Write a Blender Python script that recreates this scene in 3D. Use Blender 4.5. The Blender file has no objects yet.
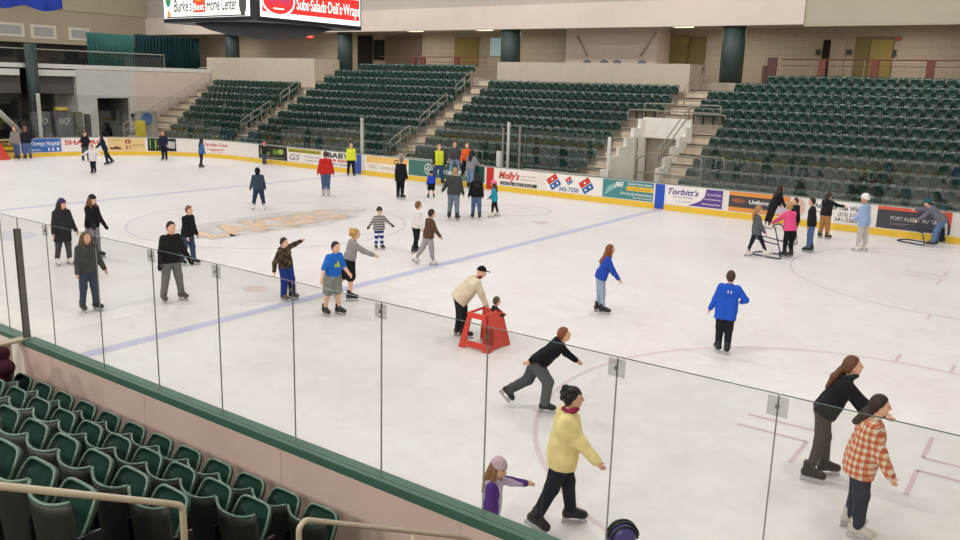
import bpy, bmesh, math, random
import numpy as np
from mathutils import Matrix, Vector
random.seed(7)
SC = bpy.context.scene
COL = SC.collection
R = math.radians
# ------------------------------------------------------------------ camera
CAM = np.array([22.0369953, -5.63612779, 4.84238047])
YAW, PIT, ROL, FPX, OY = -0.618001728, 0.217820409, 0.0282702223, 830.717396, -3.31367325
FW = np.array([math.sin(YAW)*math.cos(PIT), math.cos(YAW)*math.cos(PIT), -math.sin(PIT)])
_r = np.array([math.cos(YAW), -math.sin(YAW), 0.0]); _u = np.cross(_r, FW)
RT = _r*math.cos(ROL)+_u*math.sin(ROL); UP = -_r*math.sin(ROL)+_u*math.cos(ROL)
def proj(P):
    d = np.array(P, float)-CAM; z = d@FW
    return 480+FPX*(d@RT)/z, 270+OY-FPX*(d@UP)/z
def back(u, v, axis, val):
    d = FW+RT*(u-480)/FPX-UP*(v-270-OY)/FPX
    return CAM+d*(val-CAM[axis])/d[axis]
cd = bpy.data.cameras.new('camera'); cam = bpy.data.objects.new('camera', cd); COL.objects.link(cam)
cam.matrix_world = Matrix(((RT[0], UP[0], -FW[0], CAM[0]), (RT[1], UP[1], -FW[1], CAM[1]), (RT[2], UP[2], -FW[2], CAM[2]), (0, 0, 0, 1)))
cd.sensor_width = 36; cd.lens = FPX/960*36; cd.shift_y = OY/960; cd.clip_end = 300
SC.camera = cam
# ------------------------------------------------------------------ materials
def lin(c):
    return tuple(((x/255)/12.92 if x/255 <= .04045 else ((x/255+.055)/1.055)**2.4) for x in c[:3])+(1.0,)
MATS = {}
def mat(name, rgb, rough=.6, metal=0.0, spec=.5, noise=0.0, nscale=20.0, bump=0.0, bscale=60.0, emit=0.0, coat=0.0):
    key = (name, tuple(rgb), rough)
    if key in MATS: return MATS[key]
    m = bpy.data.materials.new(name); m.use_nodes = True; nt = m.node_tree; b = nt.nodes['Principled BSDF']
    b.inputs['Roughness'].default_value = rough; b.inputs['Metallic'].default_value = metal
    b.inputs['Specular IOR Level'].default_value = spec; b.inputs['Coat Weight'].default_value = coat
    b.inputs['Base Color'].default_value = lin(rgb)
    if noise or bump:
        tc = nt.nodes.new('ShaderNodeTexCoord')
    if noise:
        n = nt.nodes.new('ShaderNodeTexNoise'); n.inputs['Scale'].default_value = nscale; n.inputs['Detail'].default_value = 4
        nt.links.new(tc.outputs['Object'], n.inputs['Vector'])
        rp = nt.nodes.new('ShaderNodeValToRGB'); c = lin(rgb)
        rp.color_ramp.elements[0].position = .3; rp.color_ramp.elements[1].position = .7
        rp.color_ramp.elements[0].color = tuple(max(0, x*(1-noise)) for x in c[:3])+(1,)
        rp.color_ramp.elements[1].color = tuple(min(1, x*(1+noise)) for x in c[:3])+(1,)
        nt.links.new(n.outputs['Fac'], rp.inputs['Fac']); nt.links.new(rp.outputs['Color'], b.inputs['Base Color'])
    if bump:
        n2 = nt.nodes.new('ShaderNodeTexNoise'); n2.inputs['Scale'].default_value = bscale
        nt.links.new(tc.outputs['Object'], n2.inputs['Vector'])
        bp = nt.nodes.new('ShaderNodeBump'); bp.inputs['Strength'].default_value = bump; bp.inputs['Distance'].default_value = .01
        nt.links.new(n2.outputs['Fac'], bp.inputs['Height']); nt.links.new(bp.outputs['Normal'], b.inputs['Normal'])
    if emit:
        b.inputs['Emission Color'].default_value = lin(rgb); b.inputs['Emission Strength'].default_value = emit
    MATS[key] = m
    return m
def fabric(rgb): return mat('fabric', rgb, .85, 0, .2, .12, 9, .25, 45)
def paint(rgb, rough=.55): return mat('paint', rgb, rough, 0, .4)
def glass_mat(name, tint, ior=1.5, gloss=.95):
    m = bpy.data.materials.new(name); m.use_nodes = True; nt = m.node_tree; nt.nodes.clear()
    o = nt.nodes.new('ShaderNodeOutputMaterial'); mx = nt.nodes.new('ShaderNodeMixShader')
    t = nt.nodes.new('ShaderNodeBsdfTransparent'); g = nt.nodes.new('ShaderNodeBsdfGlossy'); f = nt.nodes.new('ShaderNodeFresnel')
    t.inputs['Color'].default_value = tint; g.inputs['Roughness'].default_value = .02; g.inputs['Color'].default_value = (gloss, gloss, gloss, 1)
    f.inputs['IOR'].default_value = ior
    ge = nt.nodes.new('ShaderNodeNewGeometry'); iv = nt.nodes.new('ShaderNodeMath'); iv.operation = 'SUBTRACT'; iv.inputs[0].default_value = 1; nt.links.new(ge.outputs['Backfacing'], iv.inputs[1])
    mu = nt.nodes.new('ShaderNodeMath'); mu.operation = 'MULTIPLY'; nt.links.new(f.outputs[0], mu.inputs[0]); nt.links.new(iv.outputs[0], mu.inputs[1])
    nt.links.new(mu.outputs[0], mx.inputs[0]); nt.links.new(t.outputs[0], mx.inputs[1]); nt.links.new(g.outputs[0], mx.inputs[2])
    nt.links.new(mx.outputs[0], o.inputs['Surface']); return m
GLASS = glass_mat('clear_glass', (.945, .95, .94, 1), 1.5); FARGLASS = glass_mat('arena_glass', (.93, .94, .93, 1), 1.65)
def ramp_mat(name, build):
    m = bpy.data.materials.new(name); m.use_nodes = True; nt = m.node_tree
    build(nt, nt.nodes['Principled BSDF']); return m
def ice_build(nt, b):
    tc = nt.nodes.new('ShaderNodeTexCoord')
    n = nt.nodes.new('ShaderNodeTexNoise'); n.inputs['Scale'].default_value = .35; n.inputs['Detail'].default_value = 6
    n2 = nt.nodes.new('ShaderNodeTexNoise'); n2.inputs['Scale'].default_value = 2.2; n2.inputs['Detail'].default_value = 8; n2.inputs['Distortion'].default_value = 1.5
    nt.links.new(tc.outputs['Object'], n.inputs['Vector']); nt.links.new(tc.outputs['Object'], n2.inputs['Vector'])
    mx = nt.nodes.new('ShaderNodeMath'); mx.operation = 'ADD'; nt.links.new(n.outputs['Fac'], mx.inputs[0]); nt.links.new(n2.outputs['Fac'], mx.inputs[1])
    rp = nt.nodes.new('ShaderNodeValToRGB'); rp.color_ramp.elements[0].position = .35; rp.color_ramp.elements[1].position = .62
    mh = nt.nodes.new('ShaderNodeMath'); mh.operation = 'MULTIPLY'; mh.inputs[1].default_value = .5
    nt.links.new(mx.outputs[0], mh.inputs[0]); nt.links.new(mh.outputs[0], rp.inputs['Fac'])
    rp.color_ramp.elements[0].color = lin((225, 221, 219)); rp.color_ramp.elements[1].color = lin((235, 233, 232))
    nt.links.new(rp.outputs['Color'], b.inputs['Base Color'])
    r2 = nt.nodes.new('ShaderNodeMapRange'); r2.inputs[3].default_value = .25; r2.inputs[4].default_value = .5
    nt.links.new(n2.outputs['Fac'], r2.inputs[0]); nt.links.new(r2.outputs[0], b.inputs['Roughness'])
    b.inputs['Specular IOR Level'].default_value = .3
ICE = ramp_mat('ice_surface', ice_build)
def brick_build(c1, c2, w, h):
    def f(nt, b):
        tc = nt.nodes.new('ShaderNodeTexCoord'); mp = nt.nodes.new('ShaderNodeMapping'); mp.inputs['Rotation'].default_value = (R(90), 0, 0)
        br = nt.nodes.new('ShaderNodeTexBrick'); br.inputs['Color1'].default_value = lin(c1); br.inputs['Color2'].default_value = lin(c1)
        br.inputs['Mortar'].default_value = lin(c2); br.inputs['Scale'].default_value = 1; br.inputs['Brick Width'].default_value = w; br.inputs['Row Height'].default_value = h
        br.inputs['Mortar Size'].default_value = .015
        nt.links.new(tc.outputs['Object'], mp.inputs[0]); nt.links.new(mp.outputs[0], br.inputs[0]); nt.links.new(br.outputs['Color'], b.inputs['Base Color'])
        b.inputs['Roughness'].default_value = .8
    return f
BLOCK = ramp_mat('block_wall', brick_build((172, 160, 144), (158, 146, 130), .8, .4))
CONC = mat('concrete', (166, 156, 142), .85, 0, .2, .12, 3)
STAIR = mat('stair_concrete', (206, 190, 170), .85, 0, .2, .1, 4)
WALLP = mat('pink_beige_paint', (214, 198, 186), .7, 0, .3, .03, 2)
BEIGE = mat('beige_paint', (196, 184, 166), .7, 0, .3, .04, 2)
OLIVE = mat('olive_paint', (172, 164, 138), .75, 0, .3, .03, 1)
WHITEP = mat('white_paint', (222, 221, 217), .6, 0, .4, .03, 2)
BOARDW = mat('board_plastic', (232, 226, 220), .4, 0, .5, .02, 2)
YEL = mat('yellow_plastic', (236, 196, 60), .4, 0, .5, .04, 3)
GCAP = mat('green_plastic', (66, 102, 86), .45, 0, .5, .06, 4)
DGREEN = mat('dark_green_paint', (50, 68, 66), .5, 0, .5, .06, 3)
SEATG = mat('seat_plastic', (23, 56, 44), .42, 0, .5, .08, 8)
SEATB = mat('seat_back_plastic', (44, 48, 41), .5, 0, .5, .1, 8)
RIMG = mat('seat_rim_highlight', (92, 118, 104), .3, 0, .5, .05, 8)  # highlight along the seat rims put into this lighter green
STEEL = mat('brushed_steel', (150, 150, 146), .35, .7, .5, .05, 10)
PIPE = mat('beige_pipe_paint', (190, 178, 156), .4, 0, .5, .04, 8)
GREYP = mat('grey_pipe', (150, 146, 136), .45, .2, .5, .04, 8)
BLACKP = mat('black_plastic', (24, 24, 26), .45, 0, .5, .1, 10)
DARK = mat('void_shade_dark_panel', (34, 33, 32), .8, 0, .2, .1, 3)  # shade of recesses and gaps put into the colour; also plain dark panels
BRASS = mat('brown_paint', (112, 62, 48), .55, 0, .4, .08, 6)
# ------------------------------------------------------------------ mesh helpers
def link(o, parent=None):
    COL.objects.link(o)
    if parent is not None: o.parent = parent
    return o
def new_obj(name, verts, faces, m, parent=None, smooth=False):
    me = bpy.data.meshes.new(name); me.from_pydata([tuple(map(float, v)) for v in verts], [], [tuple(int(i) for i in f) for f in faces])
    me.validate(); me.update()
    if isinstance(m, (list, tuple)):
        for x in m: me.materials.append(x)
    else: me.materials.append(m)
    if smooth: me.polygons.foreach_set('use_smooth', [True]*len(me.polygons))
    return link(bpy.data.objects.new(name, me), parent)
class MB:
    def __init__(s): s.v = []; s.f = []
    def add(s, v, f):
        n = len(s.v); s.v += [tuple(x) for x in v]; s.f += [tuple(i+n for i in q) for q in f]; return s
    def box(s, x0, x1, y0, y1, z0, z1):
        v = [(x0, y0, z0), (x1, y0, z0), (x1, y1, z0), (x0, y1, z0), (x0, y0, z1), (x1, y0, z1), (x1, y1, z1), (x0, y1, z1)]
        return s.add(v, [(0, 3, 2, 1), (4, 5, 6, 7), (0, 1, 5, 4), (1, 2, 6, 5), (2, 3, 7, 6), (3, 0, 4, 7)])
    def cyl(s, c, r, z0, z1, n=20, r2=None):
        r2 = r if r2 is None else r2; a = [2*math.pi*i/n for i in range(n)]
        v = [(c[0]+r*math.cos(t), c[1]+r*math.sin(t), z0) for t in a]+[(c[0]+r2*math.cos(t), c[1]+r2*math.sin(t), z1) for t in a]
        return s.add(v, [(i, (i+1) % n, n+(i+1) % n, n+i) for i in range(n)]+[tuple(range(n-1, -1, -1)), tuple(range(n, 2*n))])
    def tube(s, pts, r, n=8, closed=False):
        P = [np.array(p, float) for p in pts]; m = len(P); v = []; f = []; prev = None
        for i in range(m):
            if closed: t = P[(i+1) % m]-P[i-1]
            else: t = P[min(i+1, m-1)]-P[max(i-1, 0)]
            t = t/(np.linalg.norm(t)+1e-9)
            ref = prev if prev is not None else (np.array([0, 0, 1.]) if abs(t[2]) < .9 else np.array([1., 0, 0]))
            a = ref-t*(ref@t); a /= (np.linalg.norm(a)+1e-9); b = np.cross(t, a); prev = a
            rr = r[i] if isinstance(r, (list, tuple)) else r
            v += [P[i]+rr*(a*math.cos(2*math.pi*k/n)+b*math.sin(2*math.pi*k/n)) for k in range(n)]
        for i in range(m if closed else m-1):
            j = (i+1) % m
            f += [(i*n+k, i*n+(k+1) % n, j*n+(k+1) % n, j*n+k) for k in range(n)]
        if not closed: f += [tuple(range(n-1, -1, -1)), tuple((m-1)*n+k for k in range(n))]
        return s.add(v, f)
    def poly(s, pts): return s.add(pts, [tuple(range(len(pts)))])
    def build(s, name, m, parent=None, smooth=False): return new_obj(name, s.v, s.f, m, parent, smooth)
def arcpts(P, rad=.06, n=5):
    """polyline with rounded corners"""
    P = [np.array(p, float) for p in P]; out = [P[0]]
    for i in range(1, len(P)-1):
        a, b, c = P[i-1], P[i], P[i+1]; d1 = (a-b)/np.linalg.norm(a-b); d2 = (c-b)/np.linalg.norm(c-b)
        q = min(rad, np.linalg.norm(a-b)*.45, np.linalg.norm(c-b)*.45)
        p1, p2 = b+d1*q, b+d2*q
        for k in range(n+1):
            t = k/n; out.append((1-t)**2*p1+2*t*(1-t)*b+t*t*p2)
    return out+[P[-1]]
def bevel(o, w=.01, seg=2):
    bm = bmesh.new(); bm.from_mesh(o.data)
    bmesh.ops.bevel(bm, geom=list(bm.edges), offset=w, segments=seg, profile=.6, affect='EDGES', clamp_overlap=True)
    bm.to_mesh(o.data); bm.free(); o.data.polygons.foreach_set('use_smooth', [True]*len(o.data.polygons)); 
    return o
def tag(o, label, cat, group=None, kind=None):
    o['label'] = label; o['category'] = cat
    if group: o['group'] = group
    if kind: o['kind'] = kind
    return o
def struct(o): o['kind'] = 'structure'; return o
def empty(name, loc=(0, 0, 0), rz=0.0):
    o = bpy.data.objects.new(name, None); o.location = loc; o.rotation_euler = (0, 0, rz); o.empty_display_size = .2; return link(o)
def copy_tree(o, parent=None):
    c = o.copy(); link(c, parent)
    for ch in KIDS.get(o.name, ()): copy_tree(ch, c)
    return c
KIDS = {}
def note_kids(root):
    ks = [o for o in bpy.data.objects if o.parent == root]
    KIDS[root.name] = ks
    for k in ks: note_kids(k)
ORD = ['zero', 'first', 'second', 'third', 'fourth', 'fifth', 'sixth', 'seventh', 'eighth', 'ninth', 'tenth', 'eleventh', 'twelfth', 'thirteenth', 'fourteenth', 'fifteenth', 'sixteenth', 'seventeenth', 'eighteenth', 'nineteenth', 'twentieth', 'twenty-first', 'twenty-second', 'twenty-third', 'twenty-fourth', 'twenty-fifth', 'twenty-sixth', 'twenty-seventh', 'twenty-eighth']
def text_geo(s, size=1.0, shear=0.0, align='LEFT', bold=0.0, res=3):
    cu = bpy.data.curves.new('t', 'FONT'); cu.body = s; cu.size = size; cu.align_x = align; cu.shear = shear; cu.offset = bold; cu.resolution_u = res
    o = bpy.data.objects.new('t', cu); me = o.to_mesh()
    v = [tuple(x.co) for x in me.vertices]; f = [tuple(p.vertices) for p in me.polygons]
    o.to_mesh_clear(); bpy.data.objects.remove(o); bpy.data.curves.remove(cu)
    return v, f
def fit_text(s, x0, x1, z0, h, shear=0.0, bold=0.0):
    """text geometry in a flat frame fitted from x0 to x1, baseline z0, capital height h"""
    v, f = text_geo(s, 1.0, shear, 'LEFT', bold)
    xs = [p[0] for p in v]; a, b = min(xs), max(xs)
    return [(x0+(p[0]-a)/(b-a)*(x1-x0), z0+p[1]/.70*h) for p in v], f
# ------------------------------------------------------------------ rink
W = 25.98; XL, XR = -26.2, 29.0; RC = 8.0
def rink_path():
    """closed loop of the inside board face, seen from inside running left to right (clockwise from above)"""
    pts = []
    def arc(cx, cy, a0, a1, n=28):
        for i in range(n+1):
            a = R(a0+(a1-a0)*i/n); pts.append((cx+RC*math.cos(a), cy+RC*math.sin(a)))
    arc(XL+RC, W-RC, 180, 90); 
    for i in range(1, 48): pts.append((XL+RC+(XR-XL-2*RC)*i/48, W))
    arc(XR-RC, W-RC, 90, 0); arc(XR-RC, RC, 0, -90)
    for i in range(1, 48): pts.append((XR-RC-(XR-XL-2*RC)*i/48, 0.0))
    arc(XL+RC, RC, 270, 180)
    return np.array(pts)
PATH = rink_path(); PATHC = np.vstack([PATH, PATH[:1]])
SEG = np.linalg.norm(np.diff(PATHC, axis=0), axis=1); CUM = np.concatenate([[0], np.cumsum(SEG)])
def path_at(s, off=0.0):
    s = s % CUM[-1]; i = min(len(SEG)-1, int(np.searchsorted(CUM, s, side='right')-1))
    while SEG[i] < 1e-9: i -= 1
    d = (PATHC[i+1]-PATHC[i])/SEG[i]; p = PATHC[i]+d*(s-CUM[i]); n = np.array([d[1], -d[0]])   # n points to the rink
    return p+n*off, d, n
S0 = float(CUM[28])            # where the left arc meets the straight far side
def s_of_x(x): return S0+(x-(XL+RC))
_ss = np.arange(-8, S0+50, .05); _pp = [proj((*path_at(s)[0], .55))[0] for s in _ss]
def s_of_px(u):
    i = int(np.argmin([abs(p-u) for p in _pp])); return float(_ss[i])
def loop_strip(name, z0, z1, off0, off1, m, parent=None, s0=None, s1=None):
    """a closed wall following the boards between two offsets and two heights"""
    b = MB(); ss = list(CUM[:-1]) if s0 is None else list(np.linspace(s0, s1, max(2, int((s1-s0)/.5)+1)))
    P = []
    for s in ss:
        if s0 is None:
            i = list(CUM).index(s); d1 = PATHC[(i+1) % len(PATH)]-PATHC[i]; d0 = PATHC[i]-PATHC[i-1]; d = d1/max(1e-9, np.linalg.norm(d1))+d0/max(1e-9, np.linalg.norm(d0)); d /= np.linalg.norm(d); n = np.array([d[1], -d[0]]); p = PATHC[i]
        else: p, d, n = path_at(s)
        P.append((p+n*off0, p+n*off1))
    k = len(P); v = []
    for a, c in P: v += [(*a, z0), (*a, z1), (*c, z1), (*c, z0)]
    f = []
    for i in range(k if s0 is None else k-1):
        j = (i+1) % k
        for q in range(4): f.append((i*4+q, j*4+q, j*4+(q+1) % 4, i*4+(q+1) % 4))
    if s0 is not None: f += [(3, 2, 1, 0), tuple((k-1)*4+q for q in range(4))]
    b.add(v, f); return b.build(name, m, parent)
# ice and floor
b = MB(); b.box(-60, 45, -30, 60, -.3, -.02); struct(b.build('floor', CONC))
ice = MB(); ice.v = [(*p, 0) for p in PATH]; ice.f = [tuple(range(len(PATH)-1, -1, -1))]; ICEO = struct(ice.build('ice_floor', ICE))
FADE_BLUE = mat('blue_line_paint', (196, 196, 222), .4, 0, .3, .05, 2); FADE_RED = mat('red_line_paint', (218, 202, 205), .4, 0, .3, .04, 2); FADE_RED2 = mat('red_mark_paint', (212, 190, 194), .4, 0, .3, .04, 2)
def flat(name, boxes, m, z=.003):
    b = MB()
    for x0, x1, y0, y1 in boxes: b.add([(x0, y0, z), (x1, y0, z), (x1, y1, z), (x0, y1, z)], [(0, 1, 2, 3)])
    return struct(b.build(name, m))
def ring(name, cx, cy, r, w, m, z=.003, a0=0, a1=360):
    b = MB(); n = 96
    for i in range(n):
        a, c = R(a0+(a1-a0)*i/n), R(a0+(a1-a0)*(i+1)/n)
        b.add([(cx+q*math.cos(t), cy+q*math.sin(t), z) for q, t in ((r-w/2, a), (r-w/2, c), (r+w/2, c), (r+w/2, a))], [(3, 2, 1, 0)])
    return struct(b.build(name, m))
flat('blue_line', [(8.43-.15, 8.43+.15, .02, W-.02)], FADE_BLUE); flat('blue_line', [(-8.43-.15, -8.43+.15, .02, W-.02)], FADE_BLUE)
GREYL = mat('grey_line_paint', (206, 204, 214), .4, 0, .3, .06, 2)
ring('centre_circle', 0, W/2, 4.57, .07, GREYL)
ring('faceoff_circle', 20.2, W/2-6.7, 4.57, .07, FADE_RED); ring('faceoff_circle', 20.2, W/2+6.7, 4.57, .07, mat('pale_circle_paint', (214, 206, 210), .4, 0, .3, .04, 2))
for cy in (W/2-6.7, W/2+6.7):
    t = .06; X1 = 20.91; X2 = 19.5; bx = []
    for sy in (-1, 1):
        for X, dx in ((X1, 1), (X2, -1)):
            bx.append((X-t/2, X+t/2, *sorted((cy+sy*.24, cy+sy*1.1)))); bx.append((*sorted((X, X+dx*1.0)), cy+sy*.24-t/2, cy+sy*.24+t/2))
        for X in (19.83, 20.74): bx.append((X-t/2, X+t/2, *sorted((cy+sy*4.57, cy+sy*5.1))))
    flat('faceoff_mark', bx, FADE_RED2 if cy < W/2 else FADE_RED, .004)
# neutral spots and faint stains
def disc(name, x, y, rx, ry, m, z=.004):
    b = MB(); b.v = [(x+rx*math.cos(2*math.pi*i/40), y+ry*math.sin(2*math.pi*i/40), z) for i in range(40)]; b.f = [tuple(range(40))]; return struct(b.build(name, m))
p = back(256, 289, 2, 0); disc('faceoff_spot', p[0], p[1], .3, .3, mat('spot_paint', (222, 206, 202), .4, 0, .3, .05, 2))
p = back(541, 222.5, 2, 0); disc('faceoff_spot', p[0], p[1], .3, .3, mat('spot_paint', (218, 204, 202), .4, 0, .3, .05, 2))
p = back(515, 210, 2, 0); ring('referee_crease', p[0], p[1], 1.4, .08, GREYL); 
disc('goalkeeper_area', *back(8, 236, 2, 0)[:2], .9, .7, mat('spot_blue', (212, 210, 222), .4, 0, .3, .05, 2))
# centre logo
def splotch_build(nt, b):
    tc = nt.nodes.new('ShaderNodeTexCoord'); n = nt.nodes.new('ShaderNodeTexNoise'); n.inputs['Scale'].default_value = 1.5; n.inputs['Detail'].default_value = 6
    nt.links.new(tc.outputs['Object'], n.inputs['Vector']); rp = nt.nodes.new('ShaderNodeValToRGB')
    rp.color_ramp.elements[0].position = .35; rp.color_ramp.elements[0].color = lin((222, 218, 214)); rp.color_ramp.elements[1].position = .65; rp.color_ramp.elements[1].color = lin((198, 194, 192))
    nt.links.new(n.outputs['Fac'], rp.inputs['Fac']); nt.links.new(rp.outputs['Color'], b.inputs['Base Color']); b.inputs['Roughness'].default_value = .45
b = MB(); pts = []
for i in range(72):
    a = 2*math.pi*i/72; rr = 1+.05*math.sin(5*a)+.04*math.sin(9*a+1); pts.append((.05+1.55*rr*math.cos(a), 13.2+4.0*rr*math.sin(a), .004))
b.poly(pts); struct(b.build('logo_backing', ramp_mat('faded_grey_logo', splotch_build)))
def floor_text(name, s, y0, y1, x_base, x_top, m, z, bold=.02, shear=.2):
    v, f = fit_text(s, y0, y1, 0, 1, shear, bold); b = MB(); b.add([(x_base+(q[1])*(x_top-x_base), q[0], z) for q in v], [t[::-1] for t in f]); return struct(b.build(name, m))
floor_text('logo_lettering_outline', 'LAKERS', 9.68, 16.12, 1.08, -.72, mat('grey_logo_paint', (190, 184, 180), .45, 0, .3, .05, 3), .006, .05)
floor_text('logo_lettering', 'LAKERS', 9.8, 16.0, .96, -.6, mat('orange_logo_paint', (228, 196, 164), .45, 0, .3, .12, 2), .008, .03)
# boards
boards = struct(loop_strip('dasher_boards', 0, 1.06, 0, -.14, BOARDW)); tag(boards, 'white dasher boards running around the ice', 'rink boards')
struct(loop_strip('kick_plate', .004, .235, .012, 0, YEL, boards))
struct(loop_strip('cap_rail', 1.06, 1.09, .02, -.16, mat('grey_cap', (120, 128, 122), .4, 0, .5, .05, 4), boards, -16.0, s_of_x(28.5)))
# near side: thick green cap and the pink outer wall
XB = 10.1
b = MB(); b.box(XB, 28, -.150, .03, 1.0, 1.0635); b.box(XB, 28, -.142, .02, .965, 1.0); nc = struct(b.build('near_cap_rail', GCAP))
b = MB()
for y in (-.088,): b.box(XB, 28, y-.004, y+.004, 1.0634, 1.065)
struct(b.build('cap_groove', mat('dark_groove', (30, 52, 44), .6), nc))
b = MB(); b.box(XB, 28, -.15, -.145, -.02, .965); b.box(XB-.08, XB, -3.2, -.30, -.02, 1.03); nw = struct(b.build('wall_near', mat('pink_wall_paint', (206, 182, 170), .7, 0, .25, .05, 1.2)))
b = MB(); b.box(XB-.14, XB+.03, -3.2, -.05, 1.03, 1.065); struct(b.build('bench_wall_ledge', mat('tan_ledge', (178, 166, 140), .5, 0, .4, .05, 4)))
b = MB()
for x in (10.9, 13.1, 15.6, 18): b.box(x-.004, x+.004, -.1515, -.15, 0, .955)
struct(b.build('wall_seam', mat('seam', (176, 150, 140), .7), nw))
b = MB(); b.box(4, XB-.1, -.15, .03, 1.0, 1.0635); struct(b.build('near_cap_rail', GCAP))
b = MB(); b.box(4, XB-.2, -1.6, -1.2, .42, .47); b.box(4, XB-.2, -1.45, -1.35, 0, .42); tag(b.build('player_bench', mat('cream_vinyl', (206, 194, 160), .5)), 'long cream player bench behind the near boards at the left edge', 'bench')
# ------------------------------------------------------------------ near glass
PX0, PP, PYG = 10.844, 1.2209, -.047
jx = [PX0+i*PP for i in range(-1, 10)]
jx = [7.0, 8.3, 9.55, 10.06]+[PX0+i*PP for i in range(0, 11)]
CLIPM = glass_mat('clear_clip_plastic', (.80, .81, .80, 1), 1.8)
CLIP = mat('clear_clip', (196, 198, 196), .25, .1, .6); EDGE2 = mat('glass_joint', (140, 146, 140), .3, 0, .6); EDGE = mat('glass_edge', (92, 106, 100), .15, 0, .6); GREYPOST = mat('grey_post', (112, 110, 104), .4, .4, .5, .05, 6)
def pane(name, x0, x1, y, z0, z1, m=GLASS, th=.012):
    b = MB(); b.box(x0, x1, y-th/2, y+th/2, z0, z1); return b.build(name, m)
n = 0
for i in range(len(jx)-1):
    a, c = jx[i]+.006, jx[i+1]-.006
    if i < 3: lab = 'clear glass panel above the player bench, %s to the left of the grey post' % ORD[3-i]
    else: n += 1; lab = 'clear glass panel on the near green cap, %s to the right of the grey post' % ORD[n]
    g = tag(pane('safety_glass', a, c, PYG, 1.0645, 2.815), lab, 'glass panel', 'near glass panels')
    b = MB(); b.box(a, c, PYG-.0065, PYG+.0065, 2.8151, 2.819); b.build('top_edge', EDGE, g)
    b = MB(); b.box(c, c+.009, PYG-.0065, PYG+.0065, 1.0645, 2.815); b.build('side_edge', EDGE2, g)
    if i >= 4:
        b = MB(); x = jx[i]
        b.box(x-.07, x+.07, PYG-.016, PYG-.007, 2.66, 2.80); cl = tag(b.build('glass_clip', CLIPM), 'square clear clip on top of the %s glass joint right of the grey post' % ORD[i-3], 'clip', 'clips on the near glass')
        b = MB(); b.box(x-.014, x+.014, PYG-.024, PYG-.016, 2.715, 2.745); b.build('bolt', STEEL, cl)
b = MB(); b.box(10.03, 10.09, PYG-.05, PYG+.03, 1.06, 2.66); po = tag(b.build('glass_post', GREYPOST), 'grey metal post in the near glass at the corner of the player bench', 'post')
b = MB(); b.box(10.05, 10.07, PYG-.056, PYG-.05, 1.06, 2.66); b.build('post_groove', BLACKP, po)
# ------------------------------------------------------------------ far glass
def path_pane(s0, s1, off, z0, z1, name='safety_glass'):
    b = MB(); p0, d0, n0 = path_at(s0); p1, d1, n1 = path_at(s1)
    a, c = p0+n0*off, p1+n1*off; t = .012
    d = (c-a)/np.linalg.norm(c-a); nn = np.array([d[1], -d[0]])*t/2
    v = [(*(a-nn), z0), (*(c-nn), z0), (*(c+nn), z0), (*(a+nn), z0), (*(a-nn), z1), (*(c-nn), z1), (*(c+nn), z1), (*(a+nn), z1)]
    b.add(v, [(0, 1, 2, 3), (7, 6, 5, 4), (4, 5, 1, 0), (5, 6, 2, 1), (6, 7, 3, 2), (7, 4, 0, 3)])
    return b.build(name, FARGLASS)
def far_panels(sa, sb, z1, lab, grp, p=1.22):
    n = max(1, round((sb-sa)/p))
    for i in range(n):
        g = path_pane(sa+(sb-sa)*i/n+.008, sa+(sb-sa)*(i+1)/n-.008, -.07, 1.092, z1); tag(g, lab, 'glass panel', grp)
far_panels(-11, s_of_x(-17.0), 3.5, 'tall clear glass panel above the curved boards at the left end', 'end glass panels')
far_panels(s_of_x(-17.0), s_of_x(-7.9), 2.85, 'clear glass panel on the far boards left of the penalty boxes', 'far glass panels left of the penalty boxes')
far_panels(s_of_x(8.3), s_of_x(20.8), 2.8, 'clear glass panel on the far boards right of the blue post', 'far glass panels right of the blue post')
YP = 27.3
for (xa, xb, lab, grp) in ((-7.9, -.15, 'clear glass panel behind the left penalty box', 'glass behind the left penalty box'), (.15, 8.3, 'clear glass panel behind the right penalty box', 'glass behind the right penalty box')):
    k = round((xb-xa)/1.22)
    for i in range(k): tag(pane('safety_glass', xa+(xb-xa)*i/k+.01, xa+(xb-xa)*(i+1)/k-.01, YP, .66, 2.8, FARGLASS), lab, 'glass panel', grp)
b = MB(); b.box(-7.9, 8.3, 27.22, 27.38, .0, .65); struct(b.build('penalty_box_wall', mat('grey_box_wall', (170, 164, 150), .6)))
b = MB(); b.box(-7.9, 8.3, 26.14, 27.22, .0, .3); struct(b.build('penalty_box_floor', mat('rubber', (120, 116, 108), .8)))
for x0, x1, lab in ((-6.9, -1.2, 'pale bench seat behind the boards left of the red post'), (1.2, 5.0, 'pale bench seat behind the boards right of the red post')):
    b = MB(); b.box(x0, x1, 26.75, 27.15, .92, 1.0)
    for x in (x0+.2, (x0+x1)/2, x1-.2): b.box(x-.04, x+.04, 26.9, 27.0, .3, .92)
    tag(b.build('penalty_bench', mat('pale_bench', (206, 200, 188), .6)), lab, 'bench')
def post(u, vt, vb, y, lab, m, w=.05, z0=None):
    a, c = back(u, vt, 1, y), back(u, vb, 1, y); b = MB(); b.box(a[0]-w, a[0]+w, y-.05, y+.05, max(.3, c[2]) if z0 is None else z0, a[2]); return tag(b.build('glass_post', m), lab, 'post')
WPOST = mat('white_post', (214, 212, 206), .4)
pa = post(362, 118, 162, 26.16, 'white post at the left end of the penalty boxes', WPOST, .07, 1.09)
post(503.5, 128, 166, 27.2, 'slim grey post between the penalty boxes', GREYP, .03, .3)
post(509, 122, 166, 27.35, 'tall pale post between the penalty boxes with a box foot', WPOST, .05, .3)
post(520.5, 125, 168, 27.2, 'grey post just right of the pair between the penalty boxes', GREYP, .035, .3)
p2 = post(610, 137, 178, 27.2, 'white post with a square foot in front of the white tunnel wall', WPOST, .07, .3)
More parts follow.
